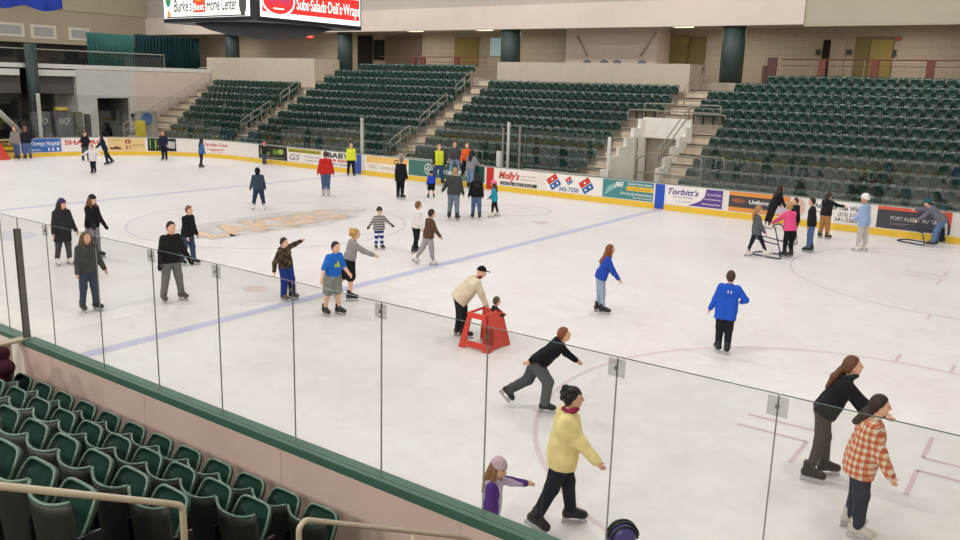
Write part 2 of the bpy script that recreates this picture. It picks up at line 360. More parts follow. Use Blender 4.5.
post(637, 138, 180, 27.2, 'grey post in front of the tunnel entrance', GREYP, .04, .3)
a = back(499, 165, 1, 26.6); b = MB(); b.box(a[0]-.1, a[0]+.1, 26.5, 26.7, .3, 1.75); tag(b.build('white_cabinet', WPOST), 'narrow white cabinet standing between the penalty boxes', 'cabinet')
a = back(605, 172, 1, 26.6); b = MB(); b.box(a[0]-.2, a[0]+.2, 26.5, 26.8, .3, 1.35); tag(b.build('white_box', WPOST), 'white box on the penalty box floor left of the white post', 'box')
# strips in the boards
def board_strip(name, sa, sb, z0, z1, m, parent=None, off=.006):
    return loop_strip(name, z0, z1, off, -.002, m, parent, sa, sb)
def wstrip(x, w, z0, z1, col, nm, lab):
    o = board_strip(nm, s_of_x(x-w), s_of_x(x+w), z0, z1, paint(col, .4), None, .02); tag(o, lab, 'board strip')
wstrip(8.43, .2, .03, 1.03, (38, 84, 190), 'line_strip', 'blue strip in the far boards at the right-hand blue line')
wstrip(0.0, .2, .03, 1.03, (196, 50, 40), 'line_strip', 'red strip in the far boards at the centre line')
wstrip(-8.43, .22, .03, 1.03, (60, 90, 178), 'line_strip', 'blue strip in the far boards beside the white post')
wstrip(-.75, .42, .3, 1.03, (36, 78, 70), 'bench_gate', 'dark green gate panel in the boards left of the red strip')
# ------------------------------------------------------------------ adverts
def advert(u0, u1, bg, label, items, z0=.27, z1=1.03, name='advert_board'):
    sa, sb = s_of_px(u0), s_of_px(u1); L = sb-sa; H = z1-z0
    o = board_strip(name, sa, sb, z0, z1, paint(bg, .4)); tag(o, label, 'advert')
    for it in items:
        kind, col = it[0], it[1]; b = MB(); k = 0
        if kind == 'rect':
            x0, x1, y0, y1 = it[2:6]; n = max(1, int(L*(x1-x0)/.3)); nm = 'colour_band'
            v = [(x0+(x1-x0)*i/n, y) for i in range(n+1) for y in (y0, y1)]; f = [(2*i, 2*i+2, 2*i+3, 2*i+1) for i in range(n)]; off = .009
        elif kind == 'poly': v = it[2]; f = [tuple(range(len(v)))]; nm = it[3] if len(it) > 3 else 'emblem'; off = it[4] if len(it) > 4 else .011
        else:
            s, x0, x1, yb, h = it[2:7]; sh = it[7] if len(it) > 7 else 0; bo = it[8] if len(it) > 8 else 0.01
            v, f = fit_text(s, x0, x1, yb, h, sh, bo); nm = 'lettering'; off = .014
        P = []
        for x, y in v:
            p, d, nn = path_at(sa+x*L, off); P.append((p[0], p[1], z0+y*H))
        b.add(P, f); b.build(nm, paint(col, .4), o)
    return o
def el(cx, cy, rx, ry, n=20, a0=0, a1=360): return [(cx+rx*math.cos(R(a0+(a1-a0)*i/n)), cy+ry*math.sin(R(a0+(a1-a0)*i/n))) for i in range(n)]
WHT, BLK, RED, BLU = (244, 242, 238), (30, 28, 30), (200, 52, 48), (44, 84, 160)
advert(-6, 20, (226, 190, 50), 'yellow and black advert at the left end of the boards', [('rect', (50, 44, 30), 0, 1, .52, .95), ('text', (214, 180, 60), '0XX0', .3, .95, .6, .25), ('rect', (90, 80, 40), .3, .9, .12, .26)])
advert(21, 61, (58, 108, 184), 'blue hospital advert on the curved boards at the left', [('text', WHT, 'Oswego Hospital', .26, .97, .52, .3), ('text', WHT, '315.349.5511', .06, .5, .1, .14), ('rect', (150, 180, 220), .55, .95, .42, .46), ('poly', WHT, el(.12, .68, .05, .2)), ('poly', (150, 180, 225), el(.17, .55, .08, .12)), ('poly', WHT, el(.68, .2, .035, .12)), ('poly', WHT, el(.8, .2, .035, .12)), ('poly', WHT, el(.91, .2, .035, .12))])
advert(62.5, 106, (238, 230, 226), 'white advert with big red capitals on the curved boards', [('text', RED, 'SHAPIRO', .06, .97, .5, .34, 0, .03)])
advert(107.5, 145, (226, 196, 140), 'tan advert with two brown emblems on the curved boards', [('text', (190, 150, 100), 'DOWNTOWN', .04, .38, .74, .1), ('poly', (110, 70, 50), [(.06, .1), (.38, .1), (.36, .24), (.22, .36), (.16, .26), (.06, .26)]), ('poly', (150, 80, 64), el(.54, .7, .08, .2)), ('poly', (226, 196, 140), el(.54, .7, .02, .2), 'emblem', .013), ('poly', (150, 80, 64), [(.48, .1), (.52, .1), (.52, .42), (.48, .42)]), ('poly', (150, 80, 64), [(.56, .1), (.6, .1), (.6, .42), (.56, .42)]), ('text', (150, 110, 80), 'ISLAND TOUR', .66, .98, .38, .12)])
advert(147.5, 176, (32, 32, 34), 'black advert with a green claw mark on the far left boards', [('poly', (120, 190, 60), [(.08, .2), (.13, .12), (.14, .85), (.07, .9)]), ('poly', (120, 190, 60), [(.17, .15), (.21, .1), (.22, .85), (.16, .92)]), ('poly', (120, 190, 60), [(.25, .16), (.28, .1), (.31, .85), (.25, .9)]), ('poly', (190, 186, 184), [(.5, .3), (.95, .22), (.97, .75), (.56, .82)]), ('text', (60, 58, 60), 'ENERGY', .55, .93, .4, .2)])
advert(204, 229, (236, 228, 222), 'white advert with a red script name left of the stands stair', [('text', (186, 70, 70), 'Canaday Creek', .02, .98, .56, .26, .25, .02), ('poly', (206, 120, 110), [(.05, .38), (.3, .2), (.7, .26), (.9, .38), (.6, .34), (.3, .32)]), ('rect', (206, 120, 110), .3, .9, .1, .14)])
advert(258.5, 287, (44, 46, 40), 'dark advert with green shapes on the far boards', [('poly', (130, 160, 60), [(.06, .3), (.4, .25), (.36, .75), (.08, .7)]), ('poly', (170, 190, 90), el(.78, .62, .1, .2)), ('poly', (110, 140, 56), [(.5, .4), (.66, .36), (.7, .7), (.52, .8)]), ('rect', (150, 150, 120), .1, .9, .1, .16)])
advert(288.5, 321, (236, 232, 226), 'white advert with an olive heading band on the far boards', [('rect', (176, 166, 50), 0, 1, .7, .97), ('text', (70, 66, 40), 'Sponsored by friends', .06, .94, .76, .13), ('text', (130, 126, 124), 'GS', .05, .36, .14, .42, .2), ('text', (120, 116, 114), 'Fun Family Center', .5, .98, .42, .12), ('text', (120, 116, 114), 'Family Fun', .55, .95, .16, .12)])
advert(322.5, 349, (238, 234, 230), 'white advert for baby furniture behind the red jacket skater', [('text', BLK, 'BABY', .2, 1.0, .6, .34, 0, .03), ('text', (216, 60, 46), '& KIDS', .4, 1.0, .34, .18, 0, .04), ('text', (60, 60, 70), 'Store Center', .3, 1.0, .1, .15)])
advert(365, 408, (240, 234, 222), 'white advert with an orange top band by the white post', [('rect', (240, 190, 100), .04, 1, .55, .97), ('text', (244, 214, 160), 'ORANGE', .12, .6, .64, .2), ('poly', (90, 70, 60), el(.74, .72, .05, .17)), ('poly', (244, 220, 150), el(.74, .72, .025, .09), 'emblem', .014), ('text', (196, 170, 160), 'LRC consulting', .1, .85, .16, .28)])
pf = [('text', (228, 236, 232), 'Pathfinder', .43, .98, .3, .36, 0, .02)]
for k in range(8):
    a = 45*k; rr = .135 if k % 2 == 0 else .07; c = .30
    pf.append(('poly', (228, 236, 232), [(c+rr*.42*math.cos(R(a)), .5+rr*3.1*math.sin(R(a))), (c+.03*.42*math.cos(R(a+45)), .5+.03*3.1*math.sin(R(a+45))), (c+.03*.42*math.cos(R(a-45)), .5+.03*3.1*math.sin(R(a-45)))]))
ringp = el(.30, .5, .06, .36, 24)
for k in range(24):
    p, q = ringp[k], ringp[(k+1) % 24]; sc = lambda z: (.30+(z[0]-.30)*.84, .5+(z[1]-.5)*.84)
    pf.append(('poly', (228, 236, 232), [p, q, sc(q), sc(p)]))
pf.append(('text', (200, 214, 208), 'BANK', .72, .84, .08, .14))
advert(409, 478, (70, 116, 106), 'green bank advert with a white compass behind the seated men', pf)
dom = []
def domino(cx, cy, r):
    k = .28                                   # panel height / width
    q = lambda x, y: (cx+(x*.82-y*.57)*r*k, cy+(x*.57+y*.82)*r)
    return [('poly', (206, 58, 50), [q(-1, 0.05), q(1, .05), q(1, 1), q(-1, 1)]), ('poly', (50, 104, 168), [q(-1, -1), q(1, -1), q(1, -.05), q(-1, -.05)]), ('poly', WHT, [(x, y) for x, y in [(q(0, .5)[0]+.18*r*k*math.cos(t*.52), q(0, .5)[1]+.18*r*math.sin(t*.52)) for t in range(12)]], 'emblem', .014), ('poly', WHT, [(q(-.45, -.5)[0]+.18*r*k*math.cos(t*.52), q(-.45, -.5)[1]+.18*r*math.sin(t*.52)) for t in range(12)], 'emblem', .014), ('poly', WHT, [(q(.45, -.5)[0]+.18*r*k*math.cos(t*.52), q(.45, -.5)[1]+.18*r*math.sin(t*.52)) for t in range(12)], 'emblem', .014)]
advert(546, 602, (240, 236, 230), 'white pizza advert with three red and blue domino squares', domino(.14, .53, .36)+domino(.42, .68, .19)+domino(.73, .5, .36)+[('text', BLU, '343-7250', .24, .60, .06, .24, 0, .02)])
advert(493.5, 538, (240, 234, 226), 'white advert with red script and a black phone number band', [('text', (206, 76, 60), "Molly's", .12, .6, .42, .42, .3, .04), ('rect', (60, 56, 56), .16, .99, .04, .24), ('text', (200, 196, 190), '(315) 487-3910', .2, .9, .07, .14), ('text', (150, 120, 116), '-HARD TO BEAT-', .62, .98, .62, .08), ('text', (150, 120, 116), 'PIZZA & WINGS', .62, .98, .42, .08)])
advert(602.8, 653, (72, 140, 142), 'teal advert with a yellow band left of the blue strip', [('poly', (140, 186, 186), [(.04, .1), (.22, .5), (.3, .9), (.1, .6)]), ('text', WHT, 'J&E', .24, .42, .66, .26, .2, .03), ('text', WHT, 'Quality Home Repair', .5, .98, .8, .13), ('rect', (236, 206, 60), .48, 1, .48, .72), ('text', (200, 110, 40), 'CONSTRUCTION', .5, .96, .53, .13), ('text', WHT, 'Family Owned Since', .5, .98, .24, .14), ('text', WHT, 'By Our Owners', .62, .98, .08, .09), ('text', WHT, 'Since', .36, .48, .26, .14, .2)])
advert(664.5, 722, (240, 236, 232), "white and purple advert with script lettering right of the blue strip", [('poly', (96, 66, 146), [(.5+.16*math.sin(R(9*i)), .97-.094*i) for i in range(11)][::-1][:0]+[(1, .03), (1, .97), (.72, .97), (.70, .6), (.64, .35), (.52, .15), (.42, .03)]), ('text', (82, 62, 150), "Torbitt's", .06, .6, .55, .3, .35, .02), ('text', (160, 150, 180), 'Service and Sales', .16, .5, .38, .1), ('text', (170, 164, 184), '(315) 342-3456', .2, .48, .16, .08), ('text', WHT, 'Tire and Wheel', .73, .97, .66, .1), ('text', WHT, 'Truck Accessories', .68, .97, .42, .1), ('text', WHT, 'Performance Parts', .66, .97, .16, .1)])
advert(728.5, 790, (228, 150, 70), 'orange and charcoal advert behind the leaning skater in black', [('rect', (66, 64, 70), 0, .74, .22, .8), ('rect', (206, 196, 206), .74, 1, .1, .72), ('text', WHT, 'Uniforms', .34, .72, .46, .2, 0, .02), ('poly', (150, 90, 70), el(.16, .56, .12, .12))])
advert(792.5, 868, (240, 237, 233), 'white advertise here board behind the girl with raised phone', [('poly', (226, 190, 180), el(.1, .55, .08, .4)), ('text', (44, 70, 66), 'Advertise This Winter', .3, .99, .62, .22, 0, .02), ('text', (60, 60, 62), '(315) 312-', .62, .88, .34, .18), ('text', (60, 60, 62), '341-2525', .58, .88, .08, .18), ('rect', (110, 110, 110), .3, .52, .42, .45)])
advert(876.5, 950, (70, 68, 74), 'charcoal ford dealer style board with orange corners behind the bending man'.replace(' ford dealer style', ''), [('rect', (226, 96, 70), 0, .55, .86, 1.0), ('poly', (226, 92, 64), [(.82, 1), (1, 1), (1, .3), (.96, .62), (.9, .8)]), ('poly', WHT, [(.94, .02), (.97, .02), (.955, .5), (.9, .7), (.92, .55)]), ('text', (200, 198, 198), 'PORT ALBERT AUTO', .19, .8, .42, .17, 0, .01), ('text', (140, 138, 140), 'COLLISION', .19, .5, .2, .1)])
for t in range(3): pass
# ------------------------------------------------------------------ far stands
D, RISE, Y0, ZF0 = .834, .413, 28.5, .25
fl0 = lambda k: ZF0+RISE*k
fl = lambda k, x=9.0: ZF0+RISE*k+(max(0, .045*(k-4)) if x < 4.65 else 0)
b = MB()
TX0, TX1 = 4.6, 6.85
for k in range(12):
    y0, y1 = Y0+D*k-.62, 38.6
    for xa, xb in (((-33.6, TX0), (TX1, 30)) if y0 < 32.4 else ((-33.6, TX0+.05), (TX0+.05, 30))):
        b.box(xa, xb, y0, y0+D+.001 if k < 11 else y1, -.02, fl(k, (xa+xb)/2-4))
struct(b.build('stand_terrace', CONC))
b = MB(); b.box(-60, 31, 38.55, 44, -.02, 5.2); struct(b.build('concourse_floor', CONC))
def stair(x0, x1, k0, k1):
    b = MB()
    for k in range(k0, k1+1):
        y = Y0+D*k-.62
        b.box(x0, x1, y-.30, y-.001, fl(k, x0)-.45, fl(k, x0)-.19); b.box(x0, x1, y, y+D-.31, fl(k, x0)-.05, fl(k, x0)+.012)
    return struct(b.build('aisle_stair', STAIR))
stair(-33.4, -31.2, 0, 8); stair(-22.35, -21.25, 0, 11); stair(-8.55, -7.35, 0, 11); stair(3.3, 4.55, 0, 6); stair(6.9, 8.05, 0, 6); stair(4.75, 6.25, 7, 11)
b = MB()
for x0, x1 in ((-33.4, -31.2), (-22.35, -21.25), (-8.55, -7.35), (3.3, 4.55), (6.9, 8.05)): b.box(x0, x1, 27.5, 27.9, -.02, .25)
struct(b.build('front_walk', STAIR))
# tunnel walls
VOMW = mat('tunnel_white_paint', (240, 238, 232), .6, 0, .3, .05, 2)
b = MB()
for i in range(5): b.box(TX0-.12, TX0+.05, 29.0+i*.72, 29.0+(i+1)*.72, 0, 1.7+.41*i)
for i in range(5): b.box(TX1-.05, TX1+.12, 29.0+i*.72, 29.0+(i+1)*.72, 0, 1.35+.43*i)
b.box(TX0-.1, TX1+.1, 32.45, 32.65, 2.45, 3.42); struct(b.build('tunnel_wall', VOMW))
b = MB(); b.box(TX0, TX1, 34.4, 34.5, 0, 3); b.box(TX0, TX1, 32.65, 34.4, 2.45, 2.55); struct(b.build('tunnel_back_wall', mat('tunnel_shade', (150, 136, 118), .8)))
b = MB(); b.box(5.75, 6.35, 33.0, 33.05, 1.9, 2.42); tag(b.build('tunnel_sign', mat('sign_red', (196, 70, 74), .5)), 'red sign hanging inside the white tunnel entrance', 'sign')
# seats ----------------------------------------------------------------
def grid_solid(name, fn, nu, nv, th, m, parent=None):
    """thickened sheet: fn(u,v)->(point, normal)"""
    v = []; f = []
    for s in (0, 1):
        for i in range(nu+1):
            for j in range(nv+1):
                p, n = fn(i/nu, j/nv); v.append(np.array(p)+np.array(n)*th*(s-.5))
    N = (nu+1)*(nv+1); ix = lambda s, i, j: s*N+i*(nv+1)+j
    for i in range(nu):
        for j in range(nv):
            f.append((ix(0, i, j), ix(0, i, j+1), ix(0, i+1, j+1), ix(0, i+1, j))); f.append((ix(1, i, j), ix(1, i+1, j), ix(1, i+1, j+1), ix(1, i, j+1)))
    for i in range(nu):
        f.append((ix(0, i, 0), ix(0, i+1, 0), ix(1, i+1, 0), ix(1, i, 0))); f.append((ix(0, i+1, nv), ix(0, i, nv), ix(1, i, nv), ix(1, i+1, nv)))
    for j in range(nv):
        f.append((ix(0, 0, j+1), ix(0, 0, j), ix(1, 0, j), ix(1, 0, j+1))); f.append((ix(0, nu, j), ix(0, nu, j+1), ix(1, nu, j+1), ix(1, nu, j)))
    return new_obj(name, v, f, m, parent, True)
SW = .508
def make_near_seat():
    root = empty('stadium_chair')                    # base on the tread, faces +Y; back top z=.82
    hw = .245
    def back_fn(u, v):
        x = (u*2-1)*hw; t = abs(u*2-1)
        top = .785+.035*t**3; z = .24+(top-.24)*v
        y = .085*t**2.2+.02-.05*(v)                  # concave towards the sitter, leaning back
        if v < .2: z += .05*(1-t*t)*(1-v/.2)*0
        return (x, y, z), (0, -1, 0)
    bk = grid_solid('backrest', back_fn, 14, 6, .022, SEATB, root)
    # rim along the top and sides of the backrest
    pts = [back_fn(i/20, 1)[0] for i in range(21)]
    MB().tube([(p[0], p[1], p[2]) for p in pts], .0135, 6).build('back_rim', RIMG, bk, True)
    # folded pan: dished rounded plate standing in front of the back
    def outline(k, n=28):
        a = 2*math.pi*k/n; ex = .42
        c, s = math.cos(a), math.sin(a)
        x = .224*math.copysign(abs(c)**ex, c); z = .20*math.copysign(abs(s)**ex, s)
        x *= 1-.10*(z+.2)/.4*(1 if z > 0 else .4)
        return x, z
    lean = R(14); yb, zc = .205, .60
    P = lambda x, z, d: (x, yb+z*.52+d*.86, zc+z*.86-d*.5)
    n = 28; v = []; f = []
    loops = [(.93, -.004), (1.0, -.03), (1.0, .018), (.86, .045)]
    loops = [(.80, .012), (.90, -.004), (.955, -.030), (1.0, -.028), (1.0, .0), (.9, .016)]
    for sc, d in loops:
        for k in range(n):
            x, z = outline(k); v.append(P(x*sc, z*sc, d))
    for l in range(len(loops)-1):
        for k in range(n): f.append((l*n+k, (l+1)*n+k, (l+1)*n+(k+1) % n, l*n+(k+1) % n))
    f.append(tuple(range(n))); f.append(tuple((len(loops)-1)*n+k for k in range(n-1, -1, -1)))
    pan = new_obj('seat_pan', v, f, SEATG, root, True)
    rp = [P(outline(k)[0]*.975, outline(k)[1]*.975, -.034) for k in range(n)]
    MB().tube(rp, .0125, 6, True).build('pan_rim', RIMG, pan, True)
    b = MB(); b.box(.238, .262, .03, .24, .12, .56); b.box(.235, .265, .0, .22, 0.0, .12); b.build('standard', BLACKP, root)
    return root
ns = make_near_seat(); note_kids(ns)
NYB, ND, NR, NZ = -.93, .785, .416, .13
b = MB()
for k in range(8): b.box(XB if k < 4 else 4, 17.35, NYB-ND*k-.30, NYB-ND*k+.485 if k else -.155, -.02, NZ+NR*k-.0)
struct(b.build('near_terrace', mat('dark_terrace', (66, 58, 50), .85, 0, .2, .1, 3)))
b = MB()
for k in range(6):
    b.box(17.35, 19.2, NYB-ND*k-.30, NYB-ND*k+.485 if k else -.155, -.02, NZ+NR*k); b.box(17.35, 19.2, NYB-ND*k-.0, NYB-ND*k+.0 + .4, -.02, NZ+NR*k)
struct(b.build('near_aisle', mat('dark_terrace2', (110, 100, 90), .85, 0, .2, .1, 3)))
first = [11.252, 12.329, 13.932]
starts = [16.94, 16.94, 16.94]
# seat centres per row fitted from the photo (scaled to the true pitch)
fit0 = {0: 11.252, 1: 12.329-.53, 2: 13.932-.53*4}
def sx(x): return CAM[0]+(x-CAM[0])*.508/.53
used = False; nseat = 0
for k in range(8):
    yb, z = NYB-ND*k, NZ+NR*k
    base = sx({0: 11.252, 1: 12.329, 2: 13.932}.get(k, 13.932-.12*k)); row = []
    j = -30
    while j < 40:
        x = base+j*SW; j += 1
        if x < (10.45 if k < 3 else 8.5) or x > 17.2: continue
        u0, v0 = proj((x, yb, z+.8))
        if u0 < -34 or v0 > 575: continue
        row.append(x)
    row.sort(reverse=True)
    for i, x in enumerate(row):
        if not used: o = ns; used = True
        else: o = copy_tree(ns)
        o.location = (x, yb, z); o.rotation_euler = (0, 0, random.uniform(-.01, .01))
        tag(o, "green seat in the near stand's %s row, %s from its right end" % (ORD[k+1], ORD[i+1]), 'seat', 'green seats in the near stand'); nseat += 1
# far seats: one simple shaped seat per place
def far_seat_geo():
    b = MB(); hw = .235; n = 6
    # curved backrest, tilted
    v = []; f = []
    for j, (z, y) in enumerate([(.40, -.02), (.62, .03), (.76, .07), (.815, .085)]):
        for i in range(n+1):
            t = i/n*2-1; v.append((t*hw*(1 if j < 3 else .9), y-.05*t*t-.018, z-.012*t*t*(j == 3)))
        for i in range(n, -1, -1):
            t = i/n*2-1; v.append((t*hw*(1 if j < 3 else .9), y-.05*t*t+.018, z-.012*t*t*(j == 3)))
    m = 2*(n+1)
    for j in range(3):
        for i in range(m): f.append((j*m+i, j*m+(i+1) % m, (j+1)*m+(i+1) % m, (j+1)*m+i))
    f.append(tuple(range(m-1, -1, -1))); f.append(tuple(3*m+i for i in range(m))); b.add(v, f)
    # folded pan in front
    v = []; f = []
    for y, s in ((-.20, .8), (-.215, .96), (-.17, 1), (-.14, .95)):
        for k in range(16):
            a = 2*math.pi*k/16; c, q = math.cos(a), math.sin(a)
            x = .2*s*math.copysign(abs(c)**.45, c); z = .185*s*math.copysign(abs(q)**.45, q); v.append((x, y-z*.14+.0, .565+z))
    for l in range(3):
        for k in range(16): f.append((l*16+k, l*16+(k+1) % 16, (l+1)*16+(k+1) % 16, (l+1)*16+k))
    f.append(tuple(range(15, -1, -1))); f.append(tuple(48+k for k in range(16))); b.add(v, f)
    b.box(-.255, -.235, -.15, .05, 0, .55)
    return b.v, b.f
FV, FF = far_seat_geo()
SEATF = mat('far_seat_plastic', (30, 64, 54), .24, 0, .8, .1, 6)
fm = new_obj('stadium_chair', FV, FF, SEATF, None, True); fused = False
FP = .5
def row_x(k):
    """the seat ranges of far row k: (x0, x1, section)"""
    out = []
    l0 = {8: -32.2, 7: -31.8, 6: -31.45, 5: -31.05, 4: -30.6, 3: -30.2, 2: -29.7, 1: -29.3, 0: -28.9}.get(k)
    if l0: out.append((l0, -22.45, 'L'))
    if k <= 9: out.append((-21.15, -8.65, 'A'))
    elif k == 10: out.append((-20.95, -9.2, 'A'))
    else: out.append((-19.5, -9.2, 'A'))
    if k <= 9: out.append((-7.25, 3.2 if k <= 6 else 4.68, 'M'))
    out.append(({10: 7.38, 11: 8.7}.get(k, 8.15 if k <= 6 else 6.31), 22.5, 'R'))
    return out
rest_v, rest_f = [], []; cnt = 0; FV_ = np.array(FV)
plan = []
for k in range(12):
    for x0, x1, sec in row_x(k):
        n = int((x1-x0)/FP+.3)
        for i in range(n):
            x = x0+FP*(i+.5)
            y, z = Y0+D*k, fl(k, 0 if sec in 'LAM' else 9)
            u, v_ = proj((x, y, z+.6)); 
            if u > 985: continue
            plan.append((np.linalg.norm(np.array([x, y, z])-CAM), k, i, x, y, z, sec))
vis = [p for p in plan]
vis.sort(key=lambda p: p[0])
N_IND = 300-nseat
for q, (dist, k, i, x, y, z, sec) in enumerate(vis):
    if q < N_IND:
        if not fused: o = fm; fused = True
        else: o = fm.copy(); link(o)
        o.location = (x, y, z)
        side = 'second' if sec == 'M' else ''
        if sec == 'R': lab = 'green seat in the right-hand far stand, %s row up, %s from its stair' % (ORD[k+1], ORD[min(i+1, 28)])
        else: lab = 'green seat left of the white tunnel, %s row up, %s from its left stair' % (ORD[k+1], ORD[min(i+1, 28)])
        tag(o, lab, 'seat', 'green seats in the far stand')
    else:
        n0 = len(rest_v)*len(FV); rest_v.append(FV_+np.array([x, y, z])); rest_f += [tuple(a+n0 for a in f) for f in FF]
rs = new_obj('stadium_chairs', np.vstack(rest_v), rest_f, SEATF, None, True)
tag(rs, 'rows of dark green seats filling the rest of the far stands', 'seats', None, 'stuff')
# ------------------------------------------------------------------ rails
def rail(name, lab, lines, r, m, grp=None, caps=True):
    b = MB()
    for L in lines: b.tube(arcpts(L, .12), r, 8)
    return tag(b.build(name, m, None, True), lab, 'handrail', grp)
def slope_rail(x, k0, k1, lab, m=GREYP):
    pts = lambda h: [(x, Y0+D*k0-.5, fl(k0, x)+h), (x, Y0+D*k1-.5, fl(k1, x)+h)]
    L = [[(x, Y0+D*k0-.5, fl(k0, x)), *pts(.95), (x, Y0+D*k1-.5, fl(k1, x))], pts(.55)]
    for k in range(k0+1, k1): L.append([(x, Y0+D*k-.5, fl(k, x)), (x, Y0+D*k-.5, fl(k, x)+.95)])
    return rail('handrail', lab, L, .028, m)
slope_rail(-8.75, 8, 10, 'upper sloping handrail on the stair left of the middle far seats'); slope_rail(-8.75, 4, 7, 'middle sloping handrail on the stair left of the middle far seats'); slope_rail(-8.75, 1, 3, 'lower sloping handrail on the stair left of the middle far seats')
slope_rail(-22.4, 6, 8, 'upper sloping handrail on the stair in the left far seats'); slope_rail(-22.4, 2, 5, 'lower sloping handrail on the stair in the left far seats')
rail('handrail', 'grey level rail across the end of the seats above the white tunnel', [[(3.3, 33.2, 2.72), (3.3, 33.2, 3.72), (4.9, 33.2, 3.78), (4.9, 33.2, 2.85)], [(3.3, 33.2, 3.25), (4.9, 33.2, 3.3)]], .03, GREYP)
rail('handrail', 'grey rail along the top of the white tunnel header', [[(4.5, 32.5, 3.42), (4.5, 32.5, 4.1), (8.3, 32.5, 4.1), (8.3, 32.5, 3.2)], [(4.5, 32.5, 3.75), (8.3, 32.5, 3.75)], [(6.8, 32.5, 3.42), (6.8, 32.5, 4.1)]], .03, GREYP)
rail('handrail', 'grey sloping rail beside the stair right of the white tunnel', [[(6.85, 29.2, 1.3), (6.85, 29.2, 2.2), (6.85, 32.3, 4.0), (6.85, 32.3, 3.4)], [(6.85, 29.2, 1.75), (6.85, 32.3, 3.6)]], .03, GREYP)
rail('handrail', 'dark bent rail at the foot of the white tunnel', [[(6.3, 28.2, .25), (6.3, 28.2, 1.8), (7.0, 28.0, 2.1), (9.3, 28.0, 2.0), (9.3, 28.0, .3)], [(6.3, 28.2, 1.2), (9.3, 28.0, 1.2)]], .03, GREYP)
rail('handrail', 'grey rail in front of the lowest seats right of the tunnel stair', [[(8.2, 29.9, 1.0), (8.2, 29.9, 1.95), (9.6, 29.9, 1.95), (9.6, 29.9, 1.0)]], .03, GREYP)
rail('handrail', 'long grey rail in front of the upper seats at the end of the right stand', [[(8.15, 33.6, 3.1), (8.15, 33.6, 3.65), (6.5, 33.6, 3.65)], ], .03, GREYP)
rail('handrail', 'grey sloping rail on the stair up to the concourse right of the press wall', [[(5.1, 35.9, 4.0), (5.1, 35.9, 4.9), (5.1, 38.4, 6.2), (5.1, 38.4, 5.2)], [(5.1, 35.9, 4.45), (5.1, 38.4, 5.75)]], .03, GREYP)
rail('handrail', 'tan rail with a landing at the front of the seats by the penalty box', [[(-8.0, 28.4, .4), (-6.8, 28.4, 1.55), (-2.2, 28.4, 1.5), (-2.2, 28.4, .3)], [(-6.8, 28.4, .4), (-6.8, 28.4, 1.55)]], .03, GREYP)
rail('handrail', 'sloping rail at the left end stair beside the pink wall', [[(-33.2, 28, .3), (-33.2, 28, 1.3), (-33.2, 35.5, 4.9), (-33.2, 35.5, 4.0)], [(-33.2, 28, .8), (-33.2, 35.5, 4.5)]]+[[(-33.2, 28+.75*i, .3+.36*i), (-33.2, 28+.75*i, 1.3+.36*i)] for i in range(1, 10)], .03, mat('pale_pipe', (176, 168, 154), .5))
rail('handrail', 'white landing rail at the top of the left end stair', [[(-35.5, 36.2, 4.2), (-35.5, 36.2, 5.4), (-33.2, 36.2, 5.4), (-33.2, 36.2, 4.2)], [(-35.5, 36.2, 4.9), (-33.2, 36.2, 4.9)]], .03, mat('pale_pipe', (176, 168, 154), .5))
# near aisle rails
def q3(u, v, x=18.2): return tuple(back(u, v, 0, x))
A = q3(172, 504); B0 = q3(0, 486); ext = tuple(np.array(A)+(np.array(B0)-np.array(A))*1.35)
gz = lambda y: NZ+.53*(NYB-y)
o = rail('handrail', 'thick beige pipe handrail over the near seats at the lower left', [[(18.2, A[1]+.07, gz(A[1])-.05), (18.2, A[1]+.065, A[2]-.04), A, ext], ], .0195, PIPE)
for p in (o.data.polygons): p.use_smooth = True
s = q3(310, 522); e = q3(490, 540); e2 = np.array(s)+(np.array(e)-np.array(s))*.86
rail('handrail', 'thick beige pipe handrail running down to the pink wall at the bottom', [[(18.2, s[1]-.1, gz(s[1])-.1), (18.2, s[1]-.1, s[2]+.0), (18.2, s[1]-.04, s[2]+.035), tuple(e2), (18.2, e2[1], e2[2]-.45)]], .0195, PIPE)
m_ = (np.array(s)*.42+np.array(e2)*.58); rail('handrail', 'short beige upright joining the lower handrail', [[tuple(m_), (m_[0], m_[1], gz(m_[1])-.1)]], .018, PIPE)
# ------------------------------------------------------------------ upper building
b = MB(); b.box(-7.3, 4.9, 36.85, 37.0, 4.3, 6.1); b.box(4.75, 4.9, 37.0, 38.5, 4.3, 6.1); b.box(-7.3, -7.15, 37.0, 38.5, 4.3, 6.1); struct(b.build('press_box_wall', mat('parapet_beige', (190, 178, 162), .7, 0, .3, .04, 2)))
b = MB(); b.box(-34.3, -22.3, 36.05, 36.2, 3.6, 6.18); b.box(-22.45, -22.3, 36.2, 38.5, 4.0, 6.18); struct(b.build('left_parapet_wall', BEIGE))
# concourse rear wall
struct(MB().box(-47, 31, 43, 43.2, 4.8, 9).build('wall_concourse', BLOCK))
b = MB(); b.box(-47, 9.93, 38.5, 38.9, 8.12, 9.52); struct(b.build('fascia_beam', mat('fascia_pink_paint', (218, 204, 192), .7, 0, .3, .03, .8)))
b = MB(); b.box(9.93, 31, 38.6, 38.9, 8.02, 11.0); struct(b.build('fascia_beam', mat('fascia_olive_paint', (176, 168, 148), .7, 0, .3, .03, .8)))
b = MB(); b.box(-47, 31, 38.9, 43, 8.3, 8.5); struct(b.build('concourse_ceiling', mat('grey_ceiling', (170, 164, 152), .8)))
b = MB(); b.box(-47, 9.93, 38.7, 38.9, 9.52, 14); struct(b.build('wall_far', mat('upper_grey_paint', (186, 178, 170), .75, 0, .2, .03, 1))) 
b = MB(); b.box(-47.2, -47, -10, 44, -.02, 14); struct(b.build('wall_left', OLIVE))
